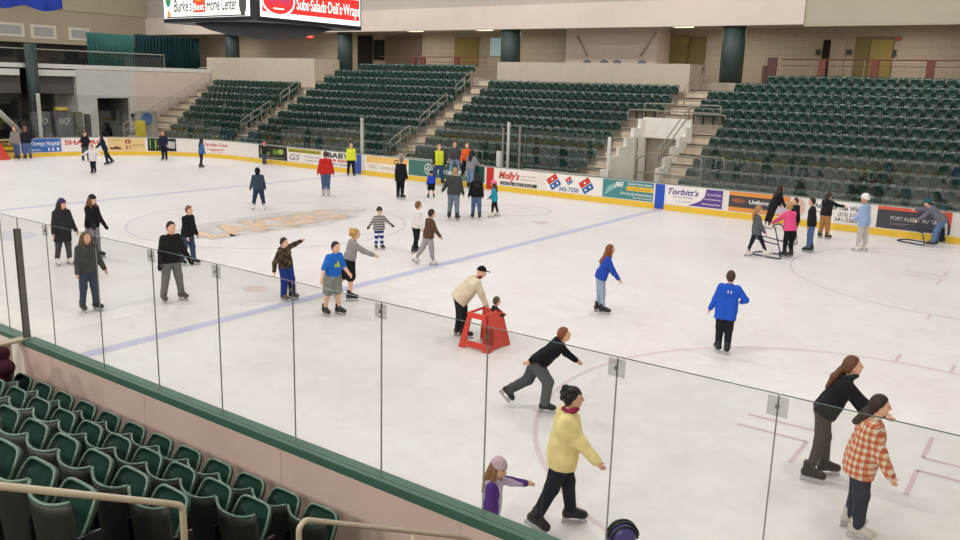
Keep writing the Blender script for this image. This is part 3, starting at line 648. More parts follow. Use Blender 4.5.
b = MB(); b.box(-60, 45, -24, 44, 14, 14.2); struct(b.build('ceiling', mat('roof_grey', (150, 150, 150), .8)))
b = MB(); b.box(31, 31.2, -24, 44, -.02, 14); struct(b.build('wall_right', OLIVE)); b = MB(); b.box(-47, 31, -24.2, -24, -.02, 14); struct(b.build('wall_back', OLIVE))
# columns
for u, w, lab in ((733, .6, 'dark green round column behind the right-hand far seats'), (510.5, .62, 'dark grey-green column at the left end of the press box wall'), (345, .55, 'dark green column above the seats left of the middle'), (232.5, .55, 'dark green column behind the left parapet')):
    c = back(u, 50, 1, 39.3); b = MB(); b.cyl((c[0], 39.3), w, 5.2, 8.35, 24); o = b.build('column', DGREEN, None, True); tag(o, lab, 'column')
    for p in o.data.polygons: p.use_smooth = len(p.vertices) == 4
# press box back wall and openings (rectangles on the concourse wall)
def wall_rect(u0, v0, u1, v1, y, name, m, lab=None, cat=None, dep=.06, parent=None):
    a, c = back(u0, v0, 1, y), back(u1, v1, 1, y); b = MB(); b.box(a[0], c[0], y-dep, y+.03, min(a[2], c[2]), max(a[2], c[2])); o = b.build(name, m, parent)
    if lab: tag(o, lab, cat)
    return o
b = MB(); a, c = back(567, 28, 1, 41), back(656, 60, 1, 41); b.box(a[0], c[0], 41, 42.9, 5.2, 8.3); struct(b.build('press_room_wall', WALLP))
for u0, v0, u1, v1, lab in ((577, 36, 587, 56, 'diagonal pale strut on the left of the press room wall'), (640, 56, 656, 32, 'diagonal pale strut on the right of the press room wall')):
    a, c = back(u0, v0, 1, 40.9), back(u1, v1, 1, 40.9); b = MB(); b.tube([a, c], .06, 6); tag(b.build('wall_strut', mat('strut', (176, 160, 146), .6), None, True), lab, 'strut')
YELW = mat('lit_corridor_yellow', (134, 118, 62), .7); YDARK = mat('lit_corridor_olive', (112, 100, 60), .7)  # yellow light of the corridors put into flat slab colours, brighter and dimmer
wall_rect(668, 36, 688, 70, 42.95, 'corridor_opening', YELW, 'yellow corridor opening right of the press room wall', 'opening')
wall_rect(672, 46, 686, 70, 42.85, 'corridor_door', YDARK, 'dark doorway inside the yellow corridor right of the press room', 'door')
wall_rect(690, 37, 704, 70, 42.95, 'corridor_opening', YDARK, 'narrow olive opening left of the right-hand column', 'opening')
wall_rect(857, 37, 890, 78, 42.95, 'corridor_opening', YDARK, 'olive corridor opening behind the right-hand railing', 'opening')
wall_rect(872, 40, 889, 78, 42.85, 'corridor_door', YELW, 'lit yellow panel inside the right-hand corridor opening', 'door')
wall_rect(825, 40, 842, 76, 42.95, 'door_leaf', mat('tan_door', (166, 152, 134), .6), 'plain tan door with a dark edge behind the right-hand railing', 'door')
wall_rect(824, 40, 827, 76, 42.9, 'door_edge', DARK, 'dark gap beside the tan door behind the right-hand railing', 'gap')
wall_rect(455, 38, 478, 66, 42.95, 'corridor_opening', YELW, 'yellow corridor opening above the middle left seats', 'opening')
wall_rect(358, 36, 372, 70, 42.9, 'dark_doorway', DARK, 'dark double door right of the column above the middle left seats', 'door')
wall_rect(374, 40, 384, 60, 42.9, 'dark_wall_slab', DARK, 'dark panel beside the double door above the middle left seats', 'panel')  # blank dark panel, not a notice board
wall_rect(386, 36, 421, 66, 42.9, 'concession_recess', mat('recess_brown', (110, 96, 82), .8), 'brown recess left of the beige concourse wall', 'recess')
for u in (414, 421): pass
wall_rect(491, 38, 502, 56, 42.9, 'lit_window', mat('pale_blue_lit', (150, 176, 180), .4, 0, .5, 0, 1, 0, 1, .35), 'pale lit window left of the dark column by the press box', 'window')
for (u0, v0, u1, v1, lab) in ((816, 49.5, 820, 55, 'small black sign left of the tan door'), (847, 49.5, 851.5, 54.5, 'small black sign right of the tan door'), (892, 50, 896, 56, 'small black sign right of the corridor opening')):
    o = wall_rect(u0, v0, u1, v1, 42.9, 'wall_sign', BLACKP, lab, 'sign', .04)
wall_rect(896.5, 36.5, 901, 40.5, 42.9, 'alarm_box', mat('sign_red2', (150, 44, 36), .5), 'small red box on the wall above the black sign at right', 'box', .1)
c = back(310, 37, 1, 41); b = MB(); b.box(c[0]-.35, c[0]+.35, 40.97, 41.05, c[2]-.1, c[2]+.28); ex = tag(b.build('exit_sign', mat('sign_red3', (150, 30, 26), .4)), 'red hanging exit sign under the concourse ceiling left of the column', 'sign')
v, f = fit_text('EXIT', -.26, .26, 0, .2, 0, .01); b = MB(); b.add([(c[0]+x, 40.965, c[2]+z) for x, z in v], f); b.build('lettering', mat('exit_letters', (226, 120, 110), .4), ex)
for i, u in enumerate((415, 309, 263, 484, 683)):
    c = back(u, 33, 1, 40.4); b = MB(); b.box(c[0]-.5, c[0]+.5, 40.1, 40.7, 8.2, 8.29); o = b.build('ceiling_light', mat('lamp_panel', (255, 240, 206), .5, 0, .5, 0, 1, 0, 1, 2.0)); tag(o, 'flat ceiling lamp under the concourse ceiling, %s' % ('above the middle left seats', 'beside the red exit sign', 'above the left parapet', 'left of the press box column', 'right of the press room wall')[i], 'lamp')
    if i != 3: pass
for k, u in enumerate((587, 604, 617, 642)):
    c = back(u, 59.5, 1, 37.6); b = MB(); v = []; f = []
    b.add(*(lambda n: ([(c[0]+.3*math.cos(2*math.pi*i/n), 37.6+.05*j, 5.55+.45+.32*(1 if False else 1)*math.sin(2*math.pi*i/n)) for j in (0, 1) for i in range(n)], [(i, (i+1) % n, n+(i+1) % n, n+i) for i in range(n)]+[tuple(range(n-1, -1, -1)), tuple(n+i for i in range(n))]))(16))
    b.box(c[0]-.05, c[0]+.05, 37.62, 37.68, 5.2, 5.7); tag(b.build('press_chair', mat('grey_blue_chair', (96, 104, 108), .6)), 'round grey chair back showing over the press wall, %s from the left' % ORD[k+1], 'chair')
# brown railing at the back of the right stand
b = MB(); zr = 6.43
b.tube([(9.0, 38.75, zr), (30, 38.75, zr)], .035, 8); b.tube([(9.0, 38.75, zr-.3), (30, 38.75, zr-.3)], .02, 6)
rl = tag(b.build('concourse_railing', BRASS, None, True), 'brown concourse railing with square posts above the right-hand far seats', 'railing')
for u in (822, 875, 931): c = back(u, 66, 1, 38.75); MB().box(c[0]-.17, c[0]+.17, 38.65, 38.85, 5.2, zr-.02).build('railing_post', BRASS, rl)
for x in np.arange(9.2, 20, 1.25): MB().tube([(x, 38.75, 5.2), (x, 38.75, zr)], .018, 6).build('baluster', GREYP, rl)
b = MB(); b.tube([(-18.5, 38.75, 6.43), (-9.4, 38.75, 6.43)], .03, 8); b.tube([(-18.5, 38.75, 6.1), (-9.4, 38.75, 6.1)], .02, 6); r2 = tag(b.build('concourse_railing', BRASS, None, True), 'brown concourse railing above the middle left far seats', 'railing')
for u in (423, 457, 414): c = back(u, 58, 1, 38.75); MB().box(c[0]-.17, c[0]+.17, 38.65, 38.85, 5.2, 6.4).build('railing_post', BRASS, r2)
c = back(772, 66, 1, 38.5); b = MB(); b.box(c[0]-.22, c[0]+.22, 38.42, 38.62, 5.2, 6.5); b.box(c[0]-.45, c[0]-.25, 38.42, 38.6, 5.2, 6.1); tag(b.build('camera_case', mat('maroon_case', (86, 56, 50), .6)), 'small dark box stand at the left end of the brown railing', 'box')
# ------------------------------------------------------------------ left end building
XE = -34.0
WBLK = mat('end_white_block', (206, 206, 202), .7, 0, .2, .04, 1); PBLK = mat('end_pink_block', (216, 198, 188), .7, 0, .2, .04, 1)
b = MB(); b.box(XE-.2, XE, 25.25, 26.66, 0, 5.05); b.box(XE-.2, XE, 26.66, 29.08, 3.07, 5.05); b.box(XE-.2, XE, 29.08, 29.65, 0, 5.05); b.box(XE-3, XE-.2, 25.25, 25.4, 0, 5.05); struct(b.build('wall_end', WBLK))
b = MB(); b.box(XE-.2, XE, 29.65, 38.4, 0, 5.05); struct(b.build('wall_end', PBLK))
b = MB(); b.box(-47, XE+.05, -8, 38.5, 5.0, 5.28); struct(b.build('mezzanine_floor', WHITEP))
struct(MB().box(XE-2.6, XE-2.5, 26.4, 29.4, 0, 3.2).build('loading_door_recess', DARK)); 
b = MB(); b.box(XE-2.5, XE-.2, 26.5, 26.62, 0, 3.1); b.box(XE-2.5, XE-.2, 29.1, 29.2, 0, 3.1); struct(b.build('loading_door_jamb', mat('jamb', (110, 108, 104), .8)))
struct(MB().box(XE-3.2, XE-3, -8, 25.3, 0, 5).build('wall_end_recess', DARK))
b = MB(); b.box(XE-.1, XE+.1, -8, 21.5, 4.5, 4.9); b.box(XE-.1, XE+.1, 22.55, 25.2, 4.5, 4.9); struct(b.build('light_band', WHITEP))
SHUT = mat('grey_shutter', (96, 92, 90), .5, 0, .4, .05, 4)
tag(MB().box(XE-.5, XE-.35, 22.6, 25.25, 3.35, 4.5).build('roller_shutter', SHUT), 'grey shutter panel between the green column and the white end wall', 'shutter')
tag(MB().box(XE-.5, XE-.35, 8, 21.7, 3.35, 4.5).build('roller_shutter', SHUT), 'grey shutter panel at the far left edge left of the green column', 'shutter')
b = MB(); b.cyl((XE+.5, 22.1), .36, 0, 6.5, 20); tag(b.build('column', mat('teal_column', (46, 64, 62), .5), None, True), 'teal green column standing at the left end behind the glass', 'column')
c = back(133, 117, 0, XE+.06); b = MB(); b.box(XE, XE+.08, c[1]-.12, c[1]+.12, c[2]-.25, c[2]+.25); tag(b.build('control_box', BLACKP), 'black control box right of the loading door', 'box')
# mezzanine glass rail, curtain, upper panels
for i in range(9):
    y0 = 10+2.45*i; g = tag(MB().box(XE+.0, XE+.012, y0+.01, y0+2.43, 5.28, 6.15).build('rail_glass', FARGLASS), 'clear glass panel of the mezzanine guard rail at the left end', 'glass panel', 'mezzanine rail glass')
tag(MB().tube([(XE, 10, 6.17), (XE, 32.1, 6.2), (XE, 32.1, 5.0)], .03, 6).build('guard_rail', mat('pale_pipe', (176, 168, 154), .5)), 'pale cap rail along the mezzanine glass at the left end', 'railing')
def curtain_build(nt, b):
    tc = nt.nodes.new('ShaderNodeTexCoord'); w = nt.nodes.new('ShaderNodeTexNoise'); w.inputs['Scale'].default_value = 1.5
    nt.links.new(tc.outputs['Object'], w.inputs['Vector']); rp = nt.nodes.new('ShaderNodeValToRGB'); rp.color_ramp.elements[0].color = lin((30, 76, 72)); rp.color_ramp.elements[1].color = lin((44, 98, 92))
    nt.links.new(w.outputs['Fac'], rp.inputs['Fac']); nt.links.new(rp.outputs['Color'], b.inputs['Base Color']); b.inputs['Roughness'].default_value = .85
CURT = ramp_mat('lit_curtain_cloth', curtain_build)
def curtain(p, q, z0, z1, lab):
    b = MB(); n = 120; v = []; f = []; p, q = np.array(p), np.array(q); d = (q-p)/np.linalg.norm(q-p); nn = np.array([d[1], -d[0]])
    for i in range(n+1):
        t = i/n; w = .1*math.sin(i*1.05)+.04*math.sin(i*2.3)
        x = p+(q-p)*t+nn*w
        v += [(*(x-nn*.02), z0), (*(x-nn*.02), z1), (*(x+nn*.02), z1), (*(x+nn*.02), z0)]
    for i in range(n):
        for k in range(4): f.append((i*4+k, (i+1)*4+k, (i+1)*4+(k+1) % 4, i*4+(k+1) % 4))
    f += [(0, 1, 2, 3), (n*4+3, n*4+2, n*4+1, n*4)]
    b.add(v, f); return tag(b.build('stage_curtain', CURT, None, True), lab, 'curtain')
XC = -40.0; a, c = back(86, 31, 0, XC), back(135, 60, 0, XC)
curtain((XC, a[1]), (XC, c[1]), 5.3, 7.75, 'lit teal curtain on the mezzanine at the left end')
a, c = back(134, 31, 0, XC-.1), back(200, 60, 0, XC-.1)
cu = curtain((XC-.1, a[1]), (XC-.1, c[1]), 5.3, 7.85, 'shaded teal curtain on the mezzanine next to the corner'); cu.data.materials[0] = mat('shaded_curtain_cloth', (24, 52, 54), .9, 0, .2, .1, 2)  # same curtain; lit and shaded parts put into two cloth colours
XU = -46.0
struct(MB().box(XU-.2, XU, -10, 43, 6.95, 9.6).build('wall_left_lower', mat('beam_tan_paint', (168, 156, 134), .7, 0, .2, .03, 1)))
struct(MB().box(XU-.1, XU+.1, -10, 43, 9.6, 14).build('wall_left_upper', OLIVE))
struct(MB().box(-46.4, -46.2, -10, 43, 4, 7).build('wall_mezzanine', DARK))  # dark sheet: shade of the mezzanine opening put into its colour
for u0, v0, u1, v1, lab in ((-10, 21, 25, 37, 'white-framed grey panel on the upper left wall at the picture edge'), (30, 24, 57, 39.5, 'white-framed grey panel on the upper left wall in the middle'), (68, 27, 90, 41, 'grey panel on the upper left wall next to the curtain')):
    a, c = back(u0, v0, 0, XU+.05), back(u1, v1, 0, XU+.05); b = MB(); b.box(XU, XU+.06, a[1], c[1], c[2], a[2]); o = tag(b.build('wall_board', mat('panel_frame', (206, 200, 186), .6)), lab, 'panel'); MB().box(XU+.03, XU+.08, a[1]+.25, c[1]-.25, c[2]+.18, a[2]-.18).build('panel_face', mat('panel_grey', (160, 158, 156), .6), o)
# machines and padding behind the end glass
GPAD = mat('grey_padding', (92, 96, 98), .6, 0, .3, .2, 1.5)
def cluster(u0, u1, v0, v1, X, name, m, lab, txt=None, cat='pad'):
    a, c = back(u0, v0, 0, X), back(u1, v1, 0, X); b = MB(); b.box(X-.35, X+.05, a[1], c[1], 0, a[2]); o = b.build(name, m); bevel(o, .06); tag(o, lab, cat)
    if txt:
        v, f = fit_text(txt, a[1]+.2*(c[1]-a[1]), a[1]+.8*(c[1]-a[1]), a[2]-.62*(a[2]-c[2]), .3*(a[2]-c[2])); bb = MB(); bb.add([(X+.056, y, z) for y, z in v], f); bb.build('lettering', mat('pad_text', (206, 206, 204), .6), o)
    return o
cluster(33, 52, 112, 132, -31.4, 'gym_mat', GPAD, 'grey folded mat with white letters behind the end glass, left one', 'WCP'); cluster(54, 74, 111, 132, -31.4, 'gym_mat', GPAD, 'grey folded mat with white letters behind the end glass, right one', 'WCP')
cluster(75, 84, 112, 132, -31.2, 'stacked_gear', mat('camo_gear', (98, 98, 84), .8, 0, .3, .4, 6), 'mottled stacked gear right of the lettered mats', None, 'gear')
cluster(86, 91, 114, 124, -31.0, 'black_stool', BLACKP, 'black stool back left of the loading door', None, 'stool')
c = back(61, 110.5, 0, -31.5); o = MB().box(-31.7, -31.3, c[1]-.35, c[1]+.35, c[2]+.0, c[2]+.2).build('yellow_crate', mat('yellow_box', (206, 190, 50), .5)); tag(bevel(o, .03), 'small yellow box on top of the grey mats', 'box')
cluster(137, 158, 111, 132, -30.5, 'ice_cart', mat('grey_cart', (150, 146, 136), .6, 0, .3, .2, 3), 'pale cart with a blue disc beside the left end stair', None, 'cart')
c = back(147, 119, 0, -30.4); b = MB(); n = 20; b.add([(-30.40, c[1]+.42*math.cos(2*math.pi*i/n), c[2]+.42*math.sin(2*math.pi*i/n)) for i in range(n)]+[(-30.44, c[1]+.42*math.cos(2*math.pi*i/n), c[2]+.42*math.sin(2*math.pi*i/n)) for i in range(n)], [tuple(range(n))]+[(i, n+i, n+(i+1) % n, (i+1) % n) for i in range(n)]); tag(b.build('blue_disc', mat('blue_sign', (50, 96, 160), .5)), 'blue round sign on the pale cart by the left end stair', 'sign')
c = back(140, 126, 0, -30.2); o = MB().box(-30.3, -30.0, c[1]-.3, c[1]+.3, 0, c[2]+.35).build('yellow_bin', mat('yellow_box', (206, 190, 50), .5)); tag(bevel(o, .03), 'yellow bin below the blue round sign', 'bin')
a, c = back(37, 93, 0, -26.5), back(41, 134, 0, -26.5); tag(MB().box(-26.55, -26.4, a[1]-.05, a[1]+.09, 1.09, 3.55).build('glass_post', WPOST), 'white post in the curved end glass near the left edge', 'post')
a, c = back(0, 113, 0, -27.6), back(24, 136, 0, -27.6); tag(MB().tube([tuple(np.array(a)+(np.array(a)-np.array(c))*.3), c], .16, 8).build('boom_arm', mat('boom_grey', (176, 172, 164), .5), None, True), 'thick pale sloping beam behind the end glass at the left edge', 'beam')
# ------------------------------------------------------------------ banner and scoreboard
a = back(-30, 0, 0, -22); c = back(63.5, 11, 0, -22); b = MB(); n = 40; v = []; f = []
for i in range(n+1):
    y = a[1]+(c[1]-a[1])*i/n; w = .06*math.sin(i*.9); zb = c[2]+.1*math.sin(i*.35)
    v += [(-22+w, y, zb), (-22+w, y, zb+2.4), (-22.03+w, y, zb+2.4), (-22.03+w, y, zb)]
for i in range(n):
    for k in range(4): f.append((i*4+k, (i+1)*4+k, (i+1)*4+(k+1) % 4, i*4+(k+1) % 4))
b.add(v, f); tag(b.build('hanging_banner', mat('blue_banner_cloth', (44, 70, 178), .75, 0, .3, .08, 3), None, True), 'royal blue banner hanging at the upper left corner', 'banner')
sb = empty('scoreboard', (0, 12.95, 6.42)); tag(sb, 'hanging four-sided scoreboard with lit advertising screens and a dark rounded underside', 'scoreboard')
s = 2.25; ch = .12
def octo(h, c): return [(-h+c, -h), (h-c, -h), (h, -h+c), (h, h-c), (h-c, h), (-h+c, h), (-h, h-c), (-h, -h+c)]
def prism(name, rings, m, parent, smooth=False):
    v = []; f = []; n = len(rings[0][0])
    for pts, z in rings: v += [(x, y, z) for x, y in pts]
    for l in range(len(rings)-1):
        for k in range(n): f.append((l*n+k, l*n+(k+1) % n, (l+1)*n+(k+1) % n, (l+1)*n+k))
    f.append(tuple(range(n-1, -1, -1))); f.append(tuple((len(rings)-1)*n+k for k in range(n))); return new_obj(name, v, f, m, parent, smooth)
prism('housing', [(octo(s, ch), 0), (octo(s, ch), 2.6)], BLACKP, sb)
cir = lambda r: [(r*math.cos(2*math.pi*i/48), r*math.sin(2*math.pi*i/48)) for i in range(48)]
MESHC = mat('dark_mesh_cloth', (36, 38, 42), .8, 0, .3, .15, 30)
prism('underside_bowl', [(cir(.4), -.36), (cir(1.1), -.3), (cir(1.7), -.17), (cir(2.15), 0.0)], MESHC, sb, True)
b = MB()
for sx_ in (-1, 1):
    for sy_ in (-1, 1): b.tube([(sx_*1.5, sy_*1.5, 2.6), (sx_*1.5, sy_*1.5, 7.5)], .03, 6)
b.build('hanging_cables', STEEL, sb)
LEDW = mat('lit_screen_white', (250, 250, 246), .4, 0, .5, 0, 1, 0, 1, .95); LEDR = mat('lit_screen_red', (226, 48, 44), .4, 0, .5, 0, 1, 0, 1, .75)
LEDG = lambda c: mat('lit_screen_colour', c, .4, 0, .5, 0, 1, 0, 1, .7)
def face(side, items, bgm):
    # screen frame: x from -1..1 across the face, z metres above the housing base
    T = (lambda x, z, o: (x, -s-o, z)) if side == 'near' else (lambda x, z, o: (s+o, x, z))
    b = MB(); w = 2.05; q = [T(-w, .12, .0), T(w, .12, .0), T(w, 1.4, .0), T(-w, 1.4, .0), T(-w, .12, .03), T(w, .12, .03), T(w, 1.4, .03), T(-w, 1.4, .03)]
    b.add(q, [(4, 5, 6, 7), (0, 1, 5, 4), (1, 2, 6, 5), (2, 3, 7, 6), (3, 0, 4, 7)]); sc = b.build('screen', bgm, sb)
    for it in items:
        b = MB()
        if it[0] == 'text': v, f = fit_text(it[2], it[3], it[4], it[5], it[6], it[7] if len(it) > 7 else 0, .01); o = .05; nm = 'screen_lettering'
        else: v, f = it[2], [tuple(range(len(it[2])))]; o = it[3] if len(it) > 3 else .04; nm = 'screen_emblem'
        b.add([T(x, z, o) for x, z in v], f); b.build(nm, it[1], sc)
DKT = mat('screen_dark_text', (70, 66, 60), .4)
rect = lambda x0, x1, z0, z1: [(x0, z0), (x1, z0), (x1, z1), (x0, z1)]
face('near', [('text', DKT, "Burke's", -1.5, -.6, .31, .36, .2), ('poly', LEDG((228, 70, 50)), rect(-.55, .05, .27, .82)), ('text', LEDW, 'Best', -.5, .0, .34, .2), ('poly', LEDG((240, 160, 40)), [(-.4, .6), (-.1, .6), (-.25, .78)], .045), ('text', DKT, 'Home Center', .14, 1.52, .31, .36, .1), ('poly', LEDG((60, 130, 90)), el(-1.8, .72, .15, .26)), ('poly', mat('screen_grey', (90, 90, 88), .4), el(1.78, .5, .17, .36)), ('poly', mat('screen_grey', (90, 90, 88), .4), rect(-1.9, 1.9, .13, .17)), ('poly', LEDG((196, 150, 100)), el(-1.78, .24, .1, .12))], LEDW)
face('far', [('poly', LEDR, rect(-2.0, 2.0, .27, .92)), ('poly', LEDW, el(-1.40, .62, .64, .44, 28), .045), ('poly', LEDR, el(-1.40, .62, .58, .39, 28), .05), ('text', LEDG((90, 120, 220)), 'Sub Shop', -1.84, -.96, .50, .26, .1), ('poly', LEDW, rect(-1.6, -1.2, .36, .40), .055), ('text', LEDW, "Subs·Salads·Deli's·Wraps", -.70, 2.0, .42, .34), ('text', LEDG((120, 150, 226)), 'YOUR NEIGHBORHOOD SUB STOP', -.6, 1.95, .15, .09)], LEDW)
# ------------------------------------------------------------------ lights: rows of arena lamps under the roof, plus an added fill row
def area(name, loc, sx, sy, power, col=(1, .975, .95), rot=(0, 0, 0)):
    l = bpy.data.lights.new(name, 'AREA'); l.shape = 'RECTANGLE'; l.size = sx; l.size_y = sy; l.energy = power; l.color = col
    o = bpy.data.objects.new(name, l); o.location = loc; o.rotation_euler = rot; return link(o)
for i, x in enumerate((-38, -26, -16, -6, 4, 14, 24)):
    for y in (4, 13, 22, 31): area('arena_lamp', (x, y, 13.6), 2.4, 1.2, (465 if x > -20 else 540)*(1.0 if y == 31 else .88), (1, .975, .95), (R(32) if y == 31 else 0, 0, 0))
for x in (-6, 4, 14, 24): area('arena_lamp', (x, -8, 13.6), 2.4, 1.2, 400); area('arena_lamp', (x, -17, 12.5), 2.4, 1.2, 1000, (1, .94, .88), (R(48), 0, 0))  # tilted rear row added to brighten the near wall and seats
for x in (-38, -27, -17, -9, 5.5, 14, 23): area('concourse_lamp', (x, 40.6, 8.15), 3, .6, 85, (1, .9, .76))
w = bpy.data.worlds.new('world'); SC.world = w; w.use_nodes = True; w.node_tree.nodes['Background'].inputs[0].default_value = (.8, .85, .9, 1); w.node_tree.nodes['Background'].inputs[1].default_value = .3
SC.view_settings.view_transform = 'Standard'; SC.view_settings.look = 'None'; SC.view_settings.exposure = -0.19; SC.view_settings.gamma = 1.0
# ------------------------------------------------------------------ people: one smooth body each, clothing and hair as parts
CORN = np.array([(0, 0, 0), (1, 0, 0), (0, 1, 0), (1, 1, 0), (0, 0, 1), (1, 0, 1), (0, 1, 1), (1, 1, 1)])
EDG = [(0, 1), (2, 3), (4, 5), (6, 7), (0, 2), (1, 3), (4, 6), (5, 7), (0, 4), (1, 5), (2, 6), (3, 7)]
def surf(F, o, h):
    S = F < 0; n = np.array(F.shape)-1; c = np.zeros(n, int)
    for q in CORN: c += S[q[0]:q[0]+n[0], q[1]:q[1]+n[1], q[2]:q[2]+n[2]]
    I = np.argwhere((c > 0) & (c < 8)); idx = -np.ones(n, int); idx[tuple(I.T)] = np.arange(len(I))
    acc = np.zeros((len(I), 3)); cnt = np.zeros(len(I))
    V = [F[tuple((I+q).T)] for q in CORN]
    for a, b in EDG:
        fa, fb = V[a], V[b]; m = (fa < 0) != (fb < 0); t = np.where(m, fa/np.where(m, fa-fb, 1), 0)
        acc += m[:, None]*(CORN[a]+t[:, None]*(CORN[b]-CORN[a])); cnt += m
    P = o+(I+acc/cnt[:, None])*h; Q = []
    for ax in range(3):
        b1, b2 = (ax+1) % 3, (ax+2) % 3; sl = [slice(1, -1)]*3; s0, s1 = list(sl), list(sl); s0[ax] = slice(0, -1); s1[ax] = slice(1, None)
        A, B = S[tuple(s0)], S[tuple(s1)]; E = np.argwhere(A != B); fl_ = A[tuple(E.T)]
        E = E.copy(); E[:, b1] += 1; E[:, b2] += 1
        def ci(d1, d2):
            e = E.copy(); e[:, b1] -= d1; e[:, b2] -= d2; return idx[tuple(e.T)]
        q = np.stack([ci(1, 1), ci(0, 1), ci(0, 0), ci(1, 0)], 1); q[~fl_] = q[~fl_][:, ::-1]; Q.append(q)
    return P, np.vstack(Q)
class Field:
    def __init__(s, lo, hi, h):
        s.h = h; s.o = np.array(lo)-2*h; s.n = (np.ceil((np.array(hi)-s.o)/h)+3).astype(int); s.F = np.full(s.n, .3)
        s.ax = [s.o[i]+np.arange(s.n[i])*h for i in range(3)]
    def _loc(s, lo, hi, k):
        m = k+2.5*s.h; a = np.clip(np.floor((np.array(lo)-m-s.o)/s.h).astype(int), 0, s.n-1); b = np.clip(np.ceil((np.array(hi)+m-s.o)/s.h).astype(int)+1, 1, s.n)
        sl = tuple(slice(a[i], b[i]) for i in range(3)); return sl, np.stack(np.meshgrid(*[s.ax[i][sl[i]] for i in range(3)], indexing='ij'), -1)
    def _mix(s, sl, d, k):
        f = s.F[sl]; hh = np.maximum(k-np.abs(f-d), 0); s.F[sl] = np.minimum(f, d)-hh*hh/(4*k)
    def seg(s, a, b, r1, r2, k=.02):
        a, b = np.array(a, float), np.array(b, float); rm = max(r1, r2); sl, X = s._loc(np.minimum(a, b)-rm, np.maximum(a, b)+rm, k)
        ba = b-a; t = np.clip(((X-a)@ba)/max(1e-9, ba@ba), 0, 1); d = np.linalg.norm(X-a-t[..., None]*ba, axis=-1)-(r1+(r2-r1)*t); s._mix(sl, d, k); return s
    def ell(s, c, M, r, k=.015, sub=False):
        c, r = np.array(c, float), np.array(r, float); rm = max(r); sl, X = s._loc(c-rm, c+rm, k); L = (X-c)@M
        k0 = np.linalg.norm(L/r, axis=-1); k1 = np.linalg.norm(L/r**2, axis=-1)+1e-9; d = k0*(k0-1)/k1
        if sub: s.F[sl] = np.maximum(s.F[sl], -d)
        else: s._mix(sl, d, k)
        return s
    def cut(s, p, n):
        X = [s.ax[i] for i in range(3)]; p, n = np.array(p), np.array(n)
        d = (X[0][:, None, None]-p[0])*n[0]+(X[1][None, :, None]-p[1])*n[1]+(X[2][None, None, :]-p[2])*n[2]; s.F = np.maximum(s.F, d); return s
    def out(s): return surf(s.F, s.o, s.h)
def rx(a): c, s = math.cos(a), math.sin(a); return np.array([[1, 0, 0], [0, c, -s], [0, s, c]])
def ry(a): c, s = math.cos(a), math.sin(a); return np.array([[c, 0, s], [0, 1, 0], [-s, 0, c]])
def rz(a): c, s = math.cos(a), math.sin(a); return np.array([[c, -s, 0], [s, c, 0], [0, 0, 1]])
SKIN = lambda c: mat('skin', c, .55, 0, .4, .04, 8)
SK1, SK2 = (226, 178, 152), (206, 156, 128)
SKATES = {}
def skate_meshes(kind):
    if kind in SKATES: return SKATES[kind]
    col = {'black': (30, 30, 32), 'white': (226, 222, 214), 'brown': (84, 74, 66), 'shoe': (48, 48, 50), 'grey': (190, 188, 182)}[kind]
    F = Field((-.04, -.07, -.06), (.04, .13, .075), .006)
    F.seg((0, -.015, .055), (0, -.012, 0), .033, .034, .02).seg((0, -.03, -.02), (0, .09, -.025), .028, .025, .03).seg((0, .03, 0), (0, .08, -.02), .028, .024, .03).cut((0, 0, -.043), (0, 0, -1)).cut((0, 0, .075), (0, 0, 1))
    P, Q = F.out(); bo = bpy.data.meshes.new('skate_boot'); bo.from_pydata(P.tolist(), [], Q.tolist()); bo.polygons.foreach_set('use_smooth', [True]*len(bo.polygons)); bo.materials.append(mat('skate_leather', col, .4, 0, .5, .06, 20)); bo.update()
    b = MB(); b.box(-.003, .003, -.06, .115, -.088, -.062); b.box(-.012, .012, -.055, -.01, -.064, -.042); b.box(-.012, .012, .05, .1, -.064, -.042)
    bl = bpy.data.meshes.new('blade'); bl.from_pydata(b.v, [], b.f); bl.materials.append(mat('blade_steel', (196, 196, 198), .25, .6)); bl.update()
    SKATES[kind] = (bo, bl); return SKATES[kind]
def prim_mesh(name, P, Q, m, parent, H):
    return new_obj(name, np.array(P)*H, Q, m, parent, True)
EYEM = mat('eye_dark', (40, 32, 28), .3); LIPM = mat('lips', (170, 96, 88), .5)
PEOPLE = []
